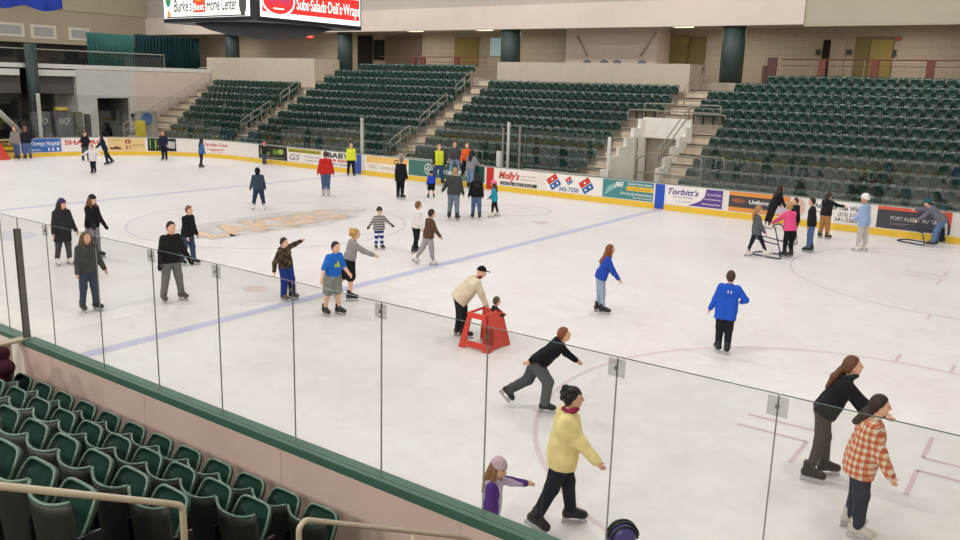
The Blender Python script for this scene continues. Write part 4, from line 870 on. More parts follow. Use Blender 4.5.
def person(label, foot, vhead, face, top, bot, hair, pose=None, legs=(6, 8, -6, 6), arms=((8, 10, 15), (8, 10, 15)), lean=4, side=0, sit=None, ab=3, child=False, girth=1.0, skate='black', hat=None, extra=(), skin=SK1, headyaw=0, headpitch=0, hem=.03, sleeves=True, hood=False, loose=.012, shorts=False, gloves=None, hscale=1.0, H=None, toe=(12, 12), drop=0, at=None, scarf=None, pant_name='trousers', top_name='jacket'):
    P0 = np.array(at if at is not None else back(foot[0], foot[1], 2, 0.0), float)
    d = P0-CAM; dist = float(np.linalg.norm(d)); d = d[:2]/np.linalg.norm(d[:2]); rt = np.array([d[1], -d[0]])
    fv = math.cos(R(face))*rt+math.sin(R(face))*d; rot = math.atan2(-fv[0], fv[1])
    girth = 1+(girth-1)*.6; hk = (1.22 if child else 1.05)*hscale; cw = .96 if child else 1.0
    # joints, unit height, feet near z = 0, facing +Y
    hipz = .50 if not child else .47
    TR = rz(0)@ry(R(side))@rx(-R(lean)); hipc = np.array([0, 0, hipz])
    T = lambda x, y, z: hipc+TR@np.array([x, y, z-hipz])
    shz = .815 if not child else .775
    J = {}
    for sgn, n, (th, kn), in ((-1, 'L', legs[0:2]), (1, 'R', legs[2:4])):
        J['hip'+n] = hipc+np.array([sgn*.052, 0, 0.0])
        L1, L2 = hipz-.285+.0, .24
        dirv = rz(0)@np.array([math.sin(R(ab))*sgn, math.sin(R(th))*math.cos(R(ab)), -math.cos(R(th))*math.cos(R(ab))])
        J['knee'+n] = J['hip'+n]+dirv*L1
        a2 = th-kn; d2 = np.array([math.sin(R(ab))*sgn, math.sin(R(a2))*math.cos(R(ab)), -math.cos(R(a2))*math.cos(R(ab))])
        J['ank'+n] = J['knee'+n]+d2*L2; J['shin'+n] = a2
    for sgn, n, A in ((-1, 'L', arms[0]), (1, 'R', arms[1])):
        S = T(sgn*.094*cw*(.5+.5*girth), -.005, shz-.022); J['sh'+n] = S; l1, l2 = (.168, .148) if not child else (.148, .128)
        if A[0] == 'ik':
            tg = np.array(A[1:4], float); v = tg-S; D_ = min(np.linalg.norm(v), (l1+l2)*.995); v /= np.linalg.norm(v); tg = S+v*D_
            ca = (l1*l1+D_*D_-l2*l2)/(2*l1*D_); hint = np.array([sgn*.5, -.6, -.6]); hint -= v*(hint@v); hint /= np.linalg.norm(hint)
            E_ = S+v*l1*ca+hint*l1*math.sqrt(max(0, 1-ca*ca)); J['el'+n] = E_; J['wr'+n] = tg
        else:
            a, bb, e = A[:3]; inn = A[3] if len(A) > 3 else 0
            up = np.array([sgn*math.sin(R(bb)), math.sin(R(a))*math.cos(R(bb)), -math.cos(R(a))*math.cos(R(bb))])
            b2 = bb-inn; fo = np.array([sgn*math.sin(R(b2)), math.sin(R(a+e))*math.cos(R(b2)), -math.cos(R(a+e))*math.cos(R(b2))])
            half = ry(R(side))@rx(-R(lean)*.5); J['el'+n] = S+half@up*l1; J['wr'+n] = J['el'+n]+half@fo*l2
    HM = TR@np.eye(3); HM = rz(-R(headyaw))@rx(-R(headpitch))@rx(0); 
    neck = T(0, .0, shz+.018); hc = neck+TR@np.array([0, .008, .02])*1.0+HM@np.array([0, .012, .075*hk]); J['head'] = hc; topz = hc[2]+.066*hk
    sole = .132                                    # ankle joint height above the ice on a skate: .044 boot + .088 blade
    if sit is None: dz = .088-min(J['ankL'][2], J['ankR'][2]); off = np.array([-(J['ankL'][0]+J['ankR'][0])/2, -(J['ankL'][1]+J['ankR'][1])/2, dz])
    else: off = np.array([0, 0, 0.0])
    # height from the photo
    if H is None:
        H = 1.7
        for _ in range(6):
            tp = P0+np.array([0, 0, (topz+off[2])*H]); c0, s0 = math.cos(rot), math.sin(rot); hx = (hc+off)*H; tp[:2] += (c0*hx[0]-s0*hx[1], s0*hx[0]+c0*hx[1]); v = proj(tp)[1]; vf = proj(P0)[1]
            H *= (vf-vhead)/(vf-v)
    for k in list(J):
        if not k.startswith('shin'): J[k] = J[k]+off
    hc = J['head']; neck = neck+off; To = lambda x, y, z: T(x, y, z)+off
    if sit is not None:
        P0 = P0+np.array([0, 0, sit-hipz*H])
    root = empty('person', tuple(P0), rot); tag(root, label, 'person')
    h = max(.0062, min(.012, .42*dist/FPX/H))
    allp = np.array([J[k] for k in J if not k.startswith('shin')]); lo, hi = allp.min(0)-.17, allp.max(0)+.17
    g = girth
    def torso(F, e, k=.03, low=0.0):
        for sg in (-1, 1):
            F.seg(To(sg*.052*g*cw, .004, shz-.085), To(sg*.040*g, .004, hipz+.12), .060*g+e, .056*g+e, k)
            F.seg(To(sg*.040*g, .004, hipz+.12), To(sg*.046*g, 0, hipz+.03-low), .056*g+e, .064*g+e, k)
        F.seg(To(-.070*cw, -.004, shz-.034), To(.070*cw, -.004, shz-.034), .040+e*.8, .040+e*.8, k)
        F.seg(To(0, -.006, shz-.035), neck, .050+e*.7, .031+e*.5, k)
    def arm(F, n, e, end=1.0, k=.022):
        s_, e_, w_ = J['sh'+n], J['el'+n], J['wr'+n]
        F.seg(s_, e_, .036+e, .027+e, k); w2 = e_+(w_-e_)*end
        if end > 0: F.seg(e_, w2, .027+e, .020+e, k)
    def leg(F, n, e, end=1.0, k=.025, low=None):
        F.seg(J['hip'+n], J['knee'+n], .060*(.6+.4*g)+e, .038+e, k)
        if end > 0: F.seg(J['knee'+n], J['knee'+n]+(J['ank'+n]-J['knee'+n])*end, .038+e, (.025+e) if low is None else low, k)
    # body
    F = Field(lo, hi, h); torso(F, 0)
    for n in 'LR':
        arm(F, n, 0); leg(F, n, 0)
        hd = J['wr'+n]-J['el'+n]; hd /= np.linalg.norm(hd); F.seg(J['wr'+n], J['wr'+n]+hd*.038, .0165, .019, .01)
    F.seg(neck, hc-HM@np.array([0, .0, .03*hk]), .03, .03, .015)
    F.ell(hc, HM, np.array([.0455, .056, .066])*hk, .01); F.ell(hc+HM@np.array([0, .018, -.03])*hk, HM, np.array([.034, .036, .036])*hk, .02)
    F.seg(hc+HM@np.array([0, .052, .008])*hk, hc+HM@np.array([0, .064, -.012])*hk, .006*hk, .0085*hk, .008)
    for sg in (-1, 1): F.ell(hc+HM@np.array([sg*.046, -.004, -.004])*hk, HM, np.array([.006, .012, .018])*hk, .006); F.ell(hc+HM@np.array([sg*.019, .056, .008])*hk, HM, np.array([.009, .009, .007])*hk, .004, True)
    P, Q = F.out(); P = P.tolist(); Q = Q.tolist()
    for sg, n in ((-1, 'L'), (1, 'R')):           # fingers and thumb
        hd = J['wr'+n]-J['el'+n]; hd /= np.linalg.norm(hd); pn = np.array([sg*-1.0, .15, 0]); pn -= hd*(pn@hd); pn /= np.linalg.norm(pn)+1e-9; wd = np.cross(hd, pn)
        base = J['wr'+n]+hd*.042; bm_ = MB()
        if wd[1] < 0: wd = -wd
        for q, (o_, ln) in enumerate(((-.0135, .034), (-.0045, .042), (.0045, .045), (.0135, .040))):
            a = base+wd*o_; m1 = a+hd*ln*.5+pn*.004; m2 = a+hd*ln*.85+pn*.016; bm_.tube([a-hd*.012, a, m1, m2], [.0055, .0055, .005, .004], 6)
        t0 = J['wr'+n]+hd*.012+wd*.012; bm_.tube([t0, t0+wd*.012+hd*.014, t0+wd*.016+hd*.034+pn*.006], [.006, .0058, .0045], 6)
        n0 = len(P); P += [list(x) for x in bm_.v]; Q += [tuple(i+n0 for i in f) for f in bm_.f]
    body = prim_mesh('body', P, Q, SKIN(skin), root, H)
    # garment for the legs
    F = Field(lo, hi, h); e = loose
    if shorts: 
        for n in 'LR': F.seg(J['hip'+n], J['hip'+n]+(J['knee'+n]-J['hip'+n])*.86, .062*(.6+.4*g)+e+.004, .052+e, .02)
    else:
        for n in 'LR': leg(F, n, e, .93, low=.027+e*1.15)
    for sg in (-1, 1): F.seg(To(sg*.040*g, .002, hipz+.07), To(sg*.046*g, 0, hipz+.02), .057*g+e*.7, .064*g+e*.7, .03)
    F.cut(To(0, 0, hipz+.085), TR@np.array([0, 0, 1]))
    P, Q = F.out(); prim_mesh('shorts' if shorts else pant_name, P, Q, fabric(bot) if not isinstance(bot, bpy.types.Material) else bot, root, H)
    # garment for the upper body
    F = Field(lo, hi, h); e = .014 if g < 1.2 else .02; torso(F, e, .03, 0)
    for sg in (-1, 1): F.seg(To(sg*.044*g, .002, hipz+.1), To(sg*.046*g, .002, hipz-hem-.03), .060*g+e, .066*g+e*1.1, .03)
    if hood: F.seg(To(-.04, -.05, shz+.0), To(.04, -.05, shz+.0), .03, .03, .02); F.seg(To(0, -.055, shz+.012), To(0, -.06, shz-.05), .032, .025, .02)
    F.cut(To(0, 0, hipz-hem), TR@np.array([0, 0, -1]))
    F.cut(neck+TR@np.array([0, 0, .022]), TR@np.array([0, -.25, 1.]))
    for n in 'LR': arm(F, n, e*.85, .95 if sleeves else (-.01))
    P, Q = F.out(); tm = top if isinstance(top, bpy.types.Material) else fabric(top); tj = prim_mesh(top_name, P, Q, tm, root, H)
    # hair and hats
    def headpart(name, grow, cutp, cutn, m, more=None, cen=(0, 0, 0)):
        c = hc+HM@np.array(cen)*hk; F = Field(c-.28, c+.14, max(.006, h*.9)); F.ell(c, HM, np.array([.0455, .056, .066])*hk*grow[0]+np.array(grow[1])*hk, .01)
        if cutp is not None: F.cut(hc+HM@np.array(cutp)*hk, HM@np.array(cutn))
        if more: more(F)
        P, Q = F.out(); return prim_mesh(name, P, Q, m, root, H)
    if hair:
        hcol, style = hair; hm = mat('hair', hcol, .55, 0, .4, .25, 40)
        def more(F):
            B = lambda x, y, z: hc+HM@np.array([x, y, z])*hk
            if style == 'long':
                for x in (-.032, 0, .032): F.seg(B(x, -.03, .01), B(x*1.4, -.055, -.09), .03*hk, .032, .02); F.seg(B(x*1.4, -.055, -.09), To(x*1.3, -.078*g, shz-.10), .03, .018, .02)
                for sg in (-1, 1): F.seg(B(sg*.044, .004, .01), B(sg*.05, .0, -.08), .018, .022, .015); F.seg(B(sg*.05, 0, -.08), To(sg*.06, .05, shz-.08), .02, .012, .015)
            elif style == 'pony':
                F.seg(B(0, -.055, .005), B(0, -.08, -.03), .02, .024, .012); F.seg(B(0, -.08, -.03), To(0, -.088*g, shz-.03), .024, .028, .015); F.seg(To(0, -.088*g, shz-.03), To(.01, -.092*g, shz-.13), .028, .012, .015)
            elif style == 'curly':
                rng = random.Random(3)
                for i in range(16):
                    a = rng.uniform(0, 6.28); zz = rng.uniform(-.02, .07); rr = .05*math.sqrt(max(0, 1-(zz/.085)**2)); F.seg(B(rr*math.cos(a), rr*math.sin(a)*1.1-.018, zz), B(rr*math.cos(a), rr*math.sin(a)*1.1-.02, zz), .02*hk, .02*hk, .008)
            elif style == 'tail_low':
                F.seg(B(0, -.05, -.02), B(0, -.07, -.06), .028, .034, .012); F.seg(B(0, -.07, -.06), To(0, -.085*g, shz-.04), .036, .024, .02)
        headpart('hair', (1.08, (.004, .003, .004)), (0, .012, .008), (0, .80, -.6), hm, more if style != 'short' else None, (0, -.006, .004))
    if hat:
        hk_, hcol = hat[0], hat[1]; hmt = fabric(hcol) if hk_ in ('beanie', 'cap', 'hood') else mat('helmet_shell', hcol, .3, 0, .5, .05, 6)
        if hk_ == 'beanie': headpart('knit_hat', (1.12, (.006, .006, .012)), (0, 0, .012), (0, .15, -1), hmt, None, (0, -.004, .006))
        elif hk_ == 'hood': headpart('hood', (1.18, (.008, .008, .008)), (0, .03, 0), (0, 1, -.12), hmt, lambda F: F.seg(hc-HM@np.array([0, .02, .05])*hk, neck, .05, .05, .02), (0, -.01, 0))
        elif hk_ == 'cap':
            def brim(F): F.ell(hc+HM@np.array([0, .075, .026])*hk, HM, np.array([.036, .045, .005])*hk, .004)
            headpart('cap', (1.1, (.005, .004, .006)), (0, 0, .02), (0, .05, -1), hmt, brim, (0, -.002, .006))
        elif hk_ == 'helmet':
            he = headpart('helmet', ((1.2 if len(hat) < 3 else 1.36), (.008, .010, .010)), (0, 0, .008), (0, .25, -1), hmt, None, (0, -.004, .012))
            if len(hat) > 2:
                b = MB()
                for x in (-.036, -.013, .013, .036):
                    pts = []
                    for t in range(11):
                        a = R(10+16*t); ww = math.sqrt(max(.05, 1-(x/.066)**2)); pts.append((hc+HM@(np.array([x, .093*ww*math.cos(a)-.004, .012+.106*ww*math.sin(a)])*hk))*H)
                    b.tube(pts, .008*H*hk, 6)
                b.build('helmet_rib', mat('helmet_rib', hat[2], .35), he, True)
    # face
    for sg in (-1, 1):
        c = (hc+HM@(np.array([sg*.0185, .0505, .008])*hk))*H; b = MB(); b.tube([c-HM@np.array([.0045*hk*H, 0, 0]), c, c+HM@np.array([.0045*hk*H, 0, 0])], [.002*H*hk, .0045*H*hk, .002*H*hk], 8); b.build('eye', EYEM, root, True)
    c = (hc+HM@(np.array([0, .0535, -.033])*hk))*H; b = MB(); b.tube([c-HM@np.array([.012*hk*H, .003*H, 0]), c, c+HM@np.array([.012*hk*H, -.003*H, 0])], [.001*H, .004*H*hk, .001*H], 6); b.build('mouth', LIPM, root, True)
    # skates
    bo, bl = skate_meshes(skate)
    for sg, n in ((-1, 'L'), (1, 'R')):
        o = link(bpy.data.objects.new('shoe' if skate == 'shoe' else 'ice_skate', bo), root); o.scale = (H*1.04,)*3; o.location = tuple(J['ank'+n]*H)
        lift = J['ank'+n][2]-min(J['ankL'][2], J['ankR'][2]); pit = R(max(-70, min(25, J['shin'+n]*(0 if lift < .02 else .9)))) if sit is None else R(-5)
        o.rotation_euler = (pit, 0, -sg*R(toe[0] if n == 'L' else toe[1]))
        if skate != 'shoe': link(bpy.data.objects.new('blade', bl), o)
    if gloves:
        for n in 'LR':
            hd = J['wr'+n]-J['el'+n]; hd /= np.linalg.norm(hd); c = J['wr'+n]; F = Field(c-.11, c+.11, h); F.seg(c-hd*.01, c+hd*.05, .024, .028, .015); F.seg(c+hd*.04, c+hd*.078, .027, .022, .015); P, Q = F.out(); prim_mesh('glove', P, Q, fabric(gloves), root, H)
    if scarf:
        F = Field(neck-.14, neck+.14, h)
        for i in range(10):
            a0, a1 = 2*math.pi*i/10, 2*math.pi*(i+1)/10; f = lambda a: neck+np.array([.044*math.cos(a), .044*math.sin(a)+.004, .016+.012*math.sin(a)]); F.seg(f(a0), f(a1), .019, .019, .01)
        P, Q = F.out(); prim_mesh('scarf', P, Q, fabric(scarf), root, H)
    PEOPLE.append((label, H, tuple(P0), dist)); root['_h'] = H
    del root['_h']
    return root, J, H, tj
def pat_mat(name, build, rough=.85):
    m = ramp_mat(name, build); m.node_tree.nodes['Principled BSDF'].inputs['Roughness'].default_value = rough; m.node_tree.nodes['Principled BSDF'].inputs['Specular IOR Level'].default_value = .2; return m
def plaid(nt, b):
    tc = nt.nodes.new('ShaderNodeTexCoord'); sp = nt.nodes.new('ShaderNodeSeparateXYZ'); nt.links.new(tc.outputs['Object'], sp.inputs[0])
    def stripes(sock, per, thr):
        m1 = nt.nodes.new('ShaderNodeMath'); m1.operation = 'MULTIPLY'; m1.inputs[1].default_value = 1/per; nt.links.new(sock, m1.inputs[0])
        m2 = nt.nodes.new('ShaderNodeMath'); m2.operation = 'FRACT'; nt.links.new(m1.outputs[0], m2.inputs[0])
        m3 = nt.nodes.new('ShaderNodeMath'); m3.operation = 'LESS_THAN'; m3.inputs[1].default_value = thr; nt.links.new(m2.outputs[0], m3.inputs[0]); return m3.outputs[0]
    ad = nt.nodes.new('ShaderNodeMath'); ad.operation = 'ADD'; nt.links.new(sp.outputs['X'], ad.inputs[0]); nt.links.new(sp.outputs['Y'], ad.inputs[1])
    a = stripes(ad.outputs[0], .085, .5); c = stripes(sp.outputs['Z'], .08, .5); e = stripes(sp.outputs['Z'], .08, .14); g = stripes(ad.outputs[0], .085, .14)
    s1 = nt.nodes.new('ShaderNodeMath'); s1.operation = 'ADD'; nt.links.new(a, s1.inputs[0]); nt.links.new(c, s1.inputs[1])
    h = nt.nodes.new('ShaderNodeMath'); h.operation = 'MULTIPLY'; h.inputs[1].default_value = .5; nt.links.new(s1.outputs[0], h.inputs[0])
    rp = nt.nodes.new('ShaderNodeValToRGB'); rp.color_ramp.interpolation = 'CONSTANT'; cr = rp.color_ramp
    cr.elements[0].color = lin((222, 212, 194)); cr.elements[1].position = .75; cr.elements[1].color = lin((196, 84, 52)); el_ = cr.elements.new(.25); el_.color = lin((214, 146, 110))
    nt.links.new(h.outputs[0], rp.inputs[0]); mx = nt.nodes.new('ShaderNodeMixRGB'); mx.inputs['Color2'].default_value = lin((120, 96, 84))
    ms = nt.nodes.new('ShaderNodeMath'); ms.operation = 'MAXIMUM'; nt.links.new(e, ms.inputs[0]); nt.links.new(g, ms.inputs[1]); m4 = nt.nodes.new('ShaderNodeMath'); m4.operation = 'MULTIPLY'; m4.inputs[1].default_value = .45; nt.links.new(ms.outputs[0], m4.inputs[0])
    nt.links.new(m4.outputs[0], mx.inputs[0]); nt.links.new(rp.outputs[0], mx.inputs['Color1']); nt.links.new(mx.outputs[0], b.inputs['Base Color'])
def camo(nt, b):
    tc = nt.nodes.new('ShaderNodeTexCoord'); n = nt.nodes.new('ShaderNodeTexNoise'); n.inputs['Scale'].default_value = 11; n.inputs['Detail'].default_value = 3; nt.links.new(tc.outputs['Object'], n.inputs['Vector'])
    rp = nt.nodes.new('ShaderNodeValToRGB'); rp.color_ramp.interpolation = 'CONSTANT'; cr = rp.color_ramp; cr.elements[0].color = lin((40, 34, 26)); cr.elements[1].position = .62; cr.elements[1].color = lin((112, 100, 76))
    for p_, c_ in ((.42, (66, 54, 38)), (.52, (84, 74, 50))): x = cr.elements.new(p_); x.color = lin(c_)
    nt.links.new(n.outputs['Fac'], rp.inputs[0]); nt.links.new(rp.outputs[0], b.inputs['Base Color'])
def bands(axis, per, c1, c2, duty=.5):
    def f(nt, b):
        tc = nt.nodes.new('ShaderNodeTexCoord'); sp = nt.nodes.new('ShaderNodeSeparateXYZ'); nt.links.new(tc.outputs['Object'], sp.inputs[0])
        m1 = nt.nodes.new('ShaderNodeMath'); m1.operation = 'MULTIPLY'; m1.inputs[1].default_value = 1/per; nt.links.new(sp.outputs[axis], m1.inputs[0])
        m2 = nt.nodes.new('ShaderNodeMath'); m2.operation = 'FRACT'; nt.links.new(m1.outputs[0], m2.inputs[0]); m3 = nt.nodes.new('ShaderNodeMath'); m3.operation = 'LESS_THAN'; m3.inputs[1].default_value = duty; nt.links.new(m2.outputs[0], m3.inputs[0])
        mx = nt.nodes.new('ShaderNodeMixRGB'); mx.inputs['Color1'].default_value = lin(c2); mx.inputs['Color2'].default_value = lin(c1); nt.links.new(m3.outputs[0], mx.inputs[0]); nt.links.new(mx.outputs[0], b.inputs['Base Color'])
    return f
def twotone(cin, cout, xt):
    def f(nt, b):
        tc = nt.nodes.new('ShaderNodeTexCoord'); sp = nt.nodes.new('ShaderNodeSeparateXYZ'); nt.links.new(tc.outputs['Object'], sp.inputs[0])
        a = nt.nodes.new('ShaderNodeMath'); a.operation = 'ABSOLUTE'; nt.links.new(sp.outputs['X'], a.inputs[0]); m = nt.nodes.new('ShaderNodeMath'); m.operation = 'GREATER_THAN'; m.inputs[1].default_value = xt; nt.links.new(a.outputs[0], m.inputs[0])
        mx = nt.nodes.new('ShaderNodeMixRGB'); mx.inputs['Color1'].default_value = lin(cin); mx.inputs['Color2'].default_value = lin(cout); nt.links.new(m.outputs[0], mx.inputs[0]); nt.links.new(mx.outputs[0], b.inputs['Base Color'])
    return f
PLAID, CAMO = pat_mat('plaid_flannel', plaid), pat_mat('camouflage_cloth', camo)
JEANS, DJEAN, LJEAN = (78, 98, 134), (36, 44, 62), (138, 152, 172)
BLK2, CHAR, GREY = (26, 26, 29), (62, 62, 64), (128, 126, 124)
BROWN, DBROWN, BLOND, RED_H, BLKH = (74, 50, 36), (44, 32, 26), (176, 142, 92), (126, 70, 42), (24, 20, 20)
def chest(J, H, body_obj, s, m, w=.09, z=.70, backside=False, hh=.07):
    """a printed patch on the garment, hugging it by ray casting"""
    root = body_obj.parent; v, f = s if isinstance(s, tuple) else fit_text(s, -w/2, w/2, 0, hh, 0, .03)
    out = []
    hip = (J['hipL']+J['hipR'])/2; sh = (J['shL']+J['shR'])/2; upv = sh-hip; upv /= np.linalg.norm(upv); rt = J['shR']-J['shL']; rt /= np.linalg.norm(rt); fw = np.cross(upv, rt)
    if backside: fw, rt = -fw, -rt
    for x, y in v:
        o = hip+upv*((z-.5)+y)+rt*x+fw*.4; ok, loc, no, ix = body_obj.ray_cast(Vector(o*H), Vector(-fw)); out.append(np.array(loc)+np.array(no)*.006 if ok else (o-fw*.32)*H)
    return new_obj('print', out, [t for t in f], m, body_obj)
P_ = person
# --- near the camera
P_('woman in a plaid orange flannel shirt and dark jeans skating at the lower right', (852, 533), 396, 6, PLAID, (40, 46, 64), (DBROWN, 'tail_low'), legs=(4, 10, 8, 8), arms=((14, 14, 10), (26, 12, 8)), lean=9, girth=1.42, skate='grey', hem=.07, top_name='shirt', loose=.014)
P_('girl in black with a long brown ponytail leaning forward beside the plaid shirt', (816, 478), 357, 8, (28, 28, 30), (74, 70, 64), ((100, 64, 44), 'pony'), legs=(12, 6, -2, 10), arms=((40, 14, 10), (62, 18, 20)), lean=26, skate='black', hem=.0, loose=.004, headpitch=-8, scarf=(34, 48, 50))
P_('woman in a pale yellow hooded jacket and dark jeans near the boards', (553, 527), 388, 2, (238, 222, 158), (36, 40, 52), (BLKH, 'curly'), legs=(14, 6, -16, 8), arms=((10, 10, 10), (38, 10, 10)), lean=6, girth=1.4, hem=.045, hood=True, scarf=(150, 44, 80), toe=(4, 20))
at = back(489, 463, 2, 1.13); at[2] = 0
r_, J_, H_, t_ = P_('small girl in a lilac and purple coat pointing right behind the near boards', None, None, 352, pat_mat('lilac_coat', twotone((196, 182, 214), (84, 52, 130), .098)), (90, 84, 110), ((140, 106, 78), 'long'), at=tuple(at), H=1.16, child=True, arms=((82, 6, 6), (4, 14, 14)), lean=4, hat=('beanie', (204, 178, 192)), skate='white', hood=True, headyaw=25, headpitch=10)
at = back(613, 531, 2, 1.24); at[2] = 0
P_('child in a purple bike helmet with black ribs at the bottom edge', None, None, 20, (90, 70, 120), (50, 50, 60), (BROWN, 'short'), at=tuple(at), H=1.22, child=True, hat=('helmet', (86, 74, 140), (30, 30, 34)), skate='white')
P_('boy in a black hooded sweatshirt striding low to the right through the circle', (526, 409), 328, 2, (27, 27, 30), pat_mat('grey_track_cloth', twotone((76, 78, 82), (92, 94, 96), .12)), (RED_H, 'short'), legs=(-22, 34, 34, 40), arms=((60, 16, 14), (-40, 12, -4)), lean=46, hood=True, hat=None, headpitch=-6, loose=.02, hem=.01, top_name='sweatshirt')
bj = P_('man in a bright blue jacket and black trousers seen from behind', (722, 353), 271, 96, (38, 88, 200), (34, 34, 42), (BROWN, 'short'), legs=(8, 6, 2, 8), arms=((0, 16, 20), (0, 42, 70, 50)), lean=8, side=4, girth=1.12, hem=.10, headyaw=10, ab=0)
chest(bj[1], bj[2], bj[3], '11', paint((226, 230, 236), .6), .05, .73, True, .035)
rr = P_('girl in a blue jersey with a white number and light jeans skating right', (600, 313), 245, 10, (40, 76, 176), (150, 166, 190), (RED_H, 'long'), legs=(2, 4, 8, 4), arms=((30, 8, 14), (34, 8, 10)), lean=16, hem=.02, loose=.004, top_name='jersey')
chest(rr[1], rr[2], rr[3], '5', paint((236, 236, 240), .6), .06, .62, True, .10)
P_('boy in a camouflage hooded jacket with arms thrown out and blue trousers', (288, 300), 238, 318, CAMO, (34, 56, 124), (DBROWN, 'short'), legs=(14, 14, 6, 10), arms=((24, 84, -6), (-10, 44, 40)), lean=8, side=17, hood=True, hem=.02, loose=.02, skate='brown', headyaw=-10)
tee = P_('boy in a blue T-shirt and grey shorts gliding toward the near glass', (332, 315), 242, 312, (36, 104, 196), (128, 132, 128), (DBROWN, 'short'), legs=(10, 8, -4, 8), arms=((24, 12, 40, 20), (2, 30, 20)), lean=10, sleeves=False, shorts=True, hem=.05, top_name='shirt', gloves=None, loose=.022)
chest(tee[1], tee[2], tee[3], ([(-.05, -.02), (.06, .0), (.05, .05), (.02, .03), (.0, .085), (-.03, .04)], [(0, 1, 2, 3, 4, 5)]), paint((170, 200, 70), .7), .1, .68)
P_('blond boy in a grey sweatshirt and black shorts reaching forward with one arm', (342, 300), 229, 8, (146, 144, 144), (26, 26, 28), ((186, 146, 80), 'curly'), legs=(-14, 24, 6, 8), arms=((10, 40, 10), (62, 10, 12)), lean=14, shorts=True, hem=.03, loose=.026, top_name='sweatshirt')
P_('old man in a beige jacket and black cap bending over the red skating aid', (461, 337), 267, 12, (214, 200, 176), (28, 32, 32), None, legs=(4, 8, 10, 8), arms=((48, 8, 4), (42, 10, 2)), lean=42, girth=1.5, hat=('cap', (24, 24, 26)), hem=.06, headpitch=14, scarf=(110, 30, 36), loose=.016)
P_('toddler in a dark jacket standing inside the red skating aid', None, 297, 20, (40, 36, 40), (52, 60, 86), ((84, 62, 44), 'short'), child=True, hscale=1.1, arms=((24, 2, 70, 14), (24, 2, 70, 14)), lean=6, skate='white', at=(13.52, 6.80, 0))
P_('girl in a charcoal sweatshirt and jeans with long brown hair by the near glass', (90, 311), 232, 296, (72, 72, 72), (62, 74, 92), ((104, 74, 52), 'long'), legs=(6, 6, 0, 8), arms=((6, 18, 14), (6, 12, 14)), lean=4, hem=.02, loose=.008, top_name='sweatshirt', skate='black')
P_('young man in a black jacket and grey trousers behind the near glass', (173, 301), 222, 296, (30, 30, 31), (116, 116, 114), (BLKH, 'short'), legs=(6, 8, 2, 6), arms=((4, 22, 16), (8, 16, 14)), lean=6, ab=8, skate='brown', gloves=(36, 36, 40), hem=.02)
P_('boy in a black pullover and jeans skating behind the man in grey trousers', (188, 265), 206, 322, (26, 26, 27), (54, 68, 96), (RED_H, 'short'), legs=(10, 8, -6, 10), arms=((4, 14, 12), (14, 12, 12)), lean=6, hem=.02)
P_('girl in a black jacket and grey striped trousers with a black knit hat', (94, 258), 195.5, 318, (24, 24, 28), pat_mat('striped_trouser_cloth', bands('X', .05, (150, 148, 150), (110, 108, 112))), ((110, 76, 48), 'long'), arms=((10, 12, 20), (34, 20, 10)), hat=('beanie', (36, 34, 40)), gloves=(30, 30, 34), legs=(6, 6, -2, 6), hem=.02)
P_('woman in a long dark coat and purple knit hat near the left glass', (64, 265), 199.5, 300, (44, 44, 46), (70, 70, 72), (DBROWN, 'long'), arms=((6, 16, 12), (8, 16, 10)), hat=('beanie', (62, 52, 92)), hem=.16, skate='white', girth=1.15, loose=.008, hood=True, headyaw=-20)
# --- middle of the ice
P_('child in a grey striped hockey jersey and black helmet with gloves spread', (379, 249), 208, 290, pat_mat('striped_jersey', bands('Z', .07, (176, 172, 168), (96, 94, 96))), pat_mat('sock_bands', bands('Z', .16, (40, 62, 130), (232, 232, 236), .6)), None, child=True, hscale=.98, arms=((14, 44, 14), (14, 40, 14)), legs=(6, 6, 4, 8), hat=('helmet', (30, 30, 32)), gloves=(28, 28, 30), girth=1.25, hem=.04, top_name='jersey')
P_('boy in a white shirt and black trousers skating away behind the brown jacket', (415, 253), 201.5, 28, (226, 222, 220), (30, 28, 30), ((120, 84, 56), 'short'), arms=((10, 8, 14), (4, 10, 10)), legs=(8, 6, -6, 10), hem=.02, child=False, hscale=1.1, top_name='shirt')
P_('boy in a brown jacket and pale grey sweatpants skating right', (424, 265), 209.5, 24, (92, 66, 54), (158, 156, 158), (DBROWN, 'short'), legs=(-20, 16, 12, 8), arms=((20, 10, 16), (24, 10, 16)), lean=8, hem=.03, skate='white', hscale=1.08)
P_('woman in a charcoal jacket and faded jeans with blond hair facing the far boards', (453, 220), 168, 78, (66, 66, 66), (110, 122, 138), (BLOND, 'short'), legs=(6, 6, -6, 6), ab=5, arms=((14, 30, 14), (4, 14, 14)), lean=12, girth=1.12, hem=.04)
P_('person in a black hooded jacket and blue jeans beside the girl in turquoise', (476, 219), 174, 96, (24, 24, 28), JEANS, (BLKH, 'long'), legs=(8, 6, -4, 6), arms=((6, 14, 8), (6, 10, 8)), lean=4, hem=.03, girth=1.05, hood=True)
P_('girl in a turquoise jacket, black leggings and pink helmet', (495, 217), 181, 170, (40, 156, 178), (30, 28, 32), (BROWN, 'long'), child=True, legs=(10, 8, -8, 8), ab=8, arms=((14, 12, 30), (14, 12, 20)), hat=('helmet', (236, 110, 150)), skate='white', hem=.06, loose=.004)
P_('child in a royal blue shirt and black shorts with a dark helmet', (431, 198), 171, 100, (38, 70, 190), (24, 24, 28), None, child=True, hat=('helmet', (44, 44, 48)), legs=(4, 4, 2, 4), ab=7, arms=((8, 14, 8), (8, 14, 8)), hem=.04, shorts=True, loose=.022, skin=SK2, top_name='shirt')
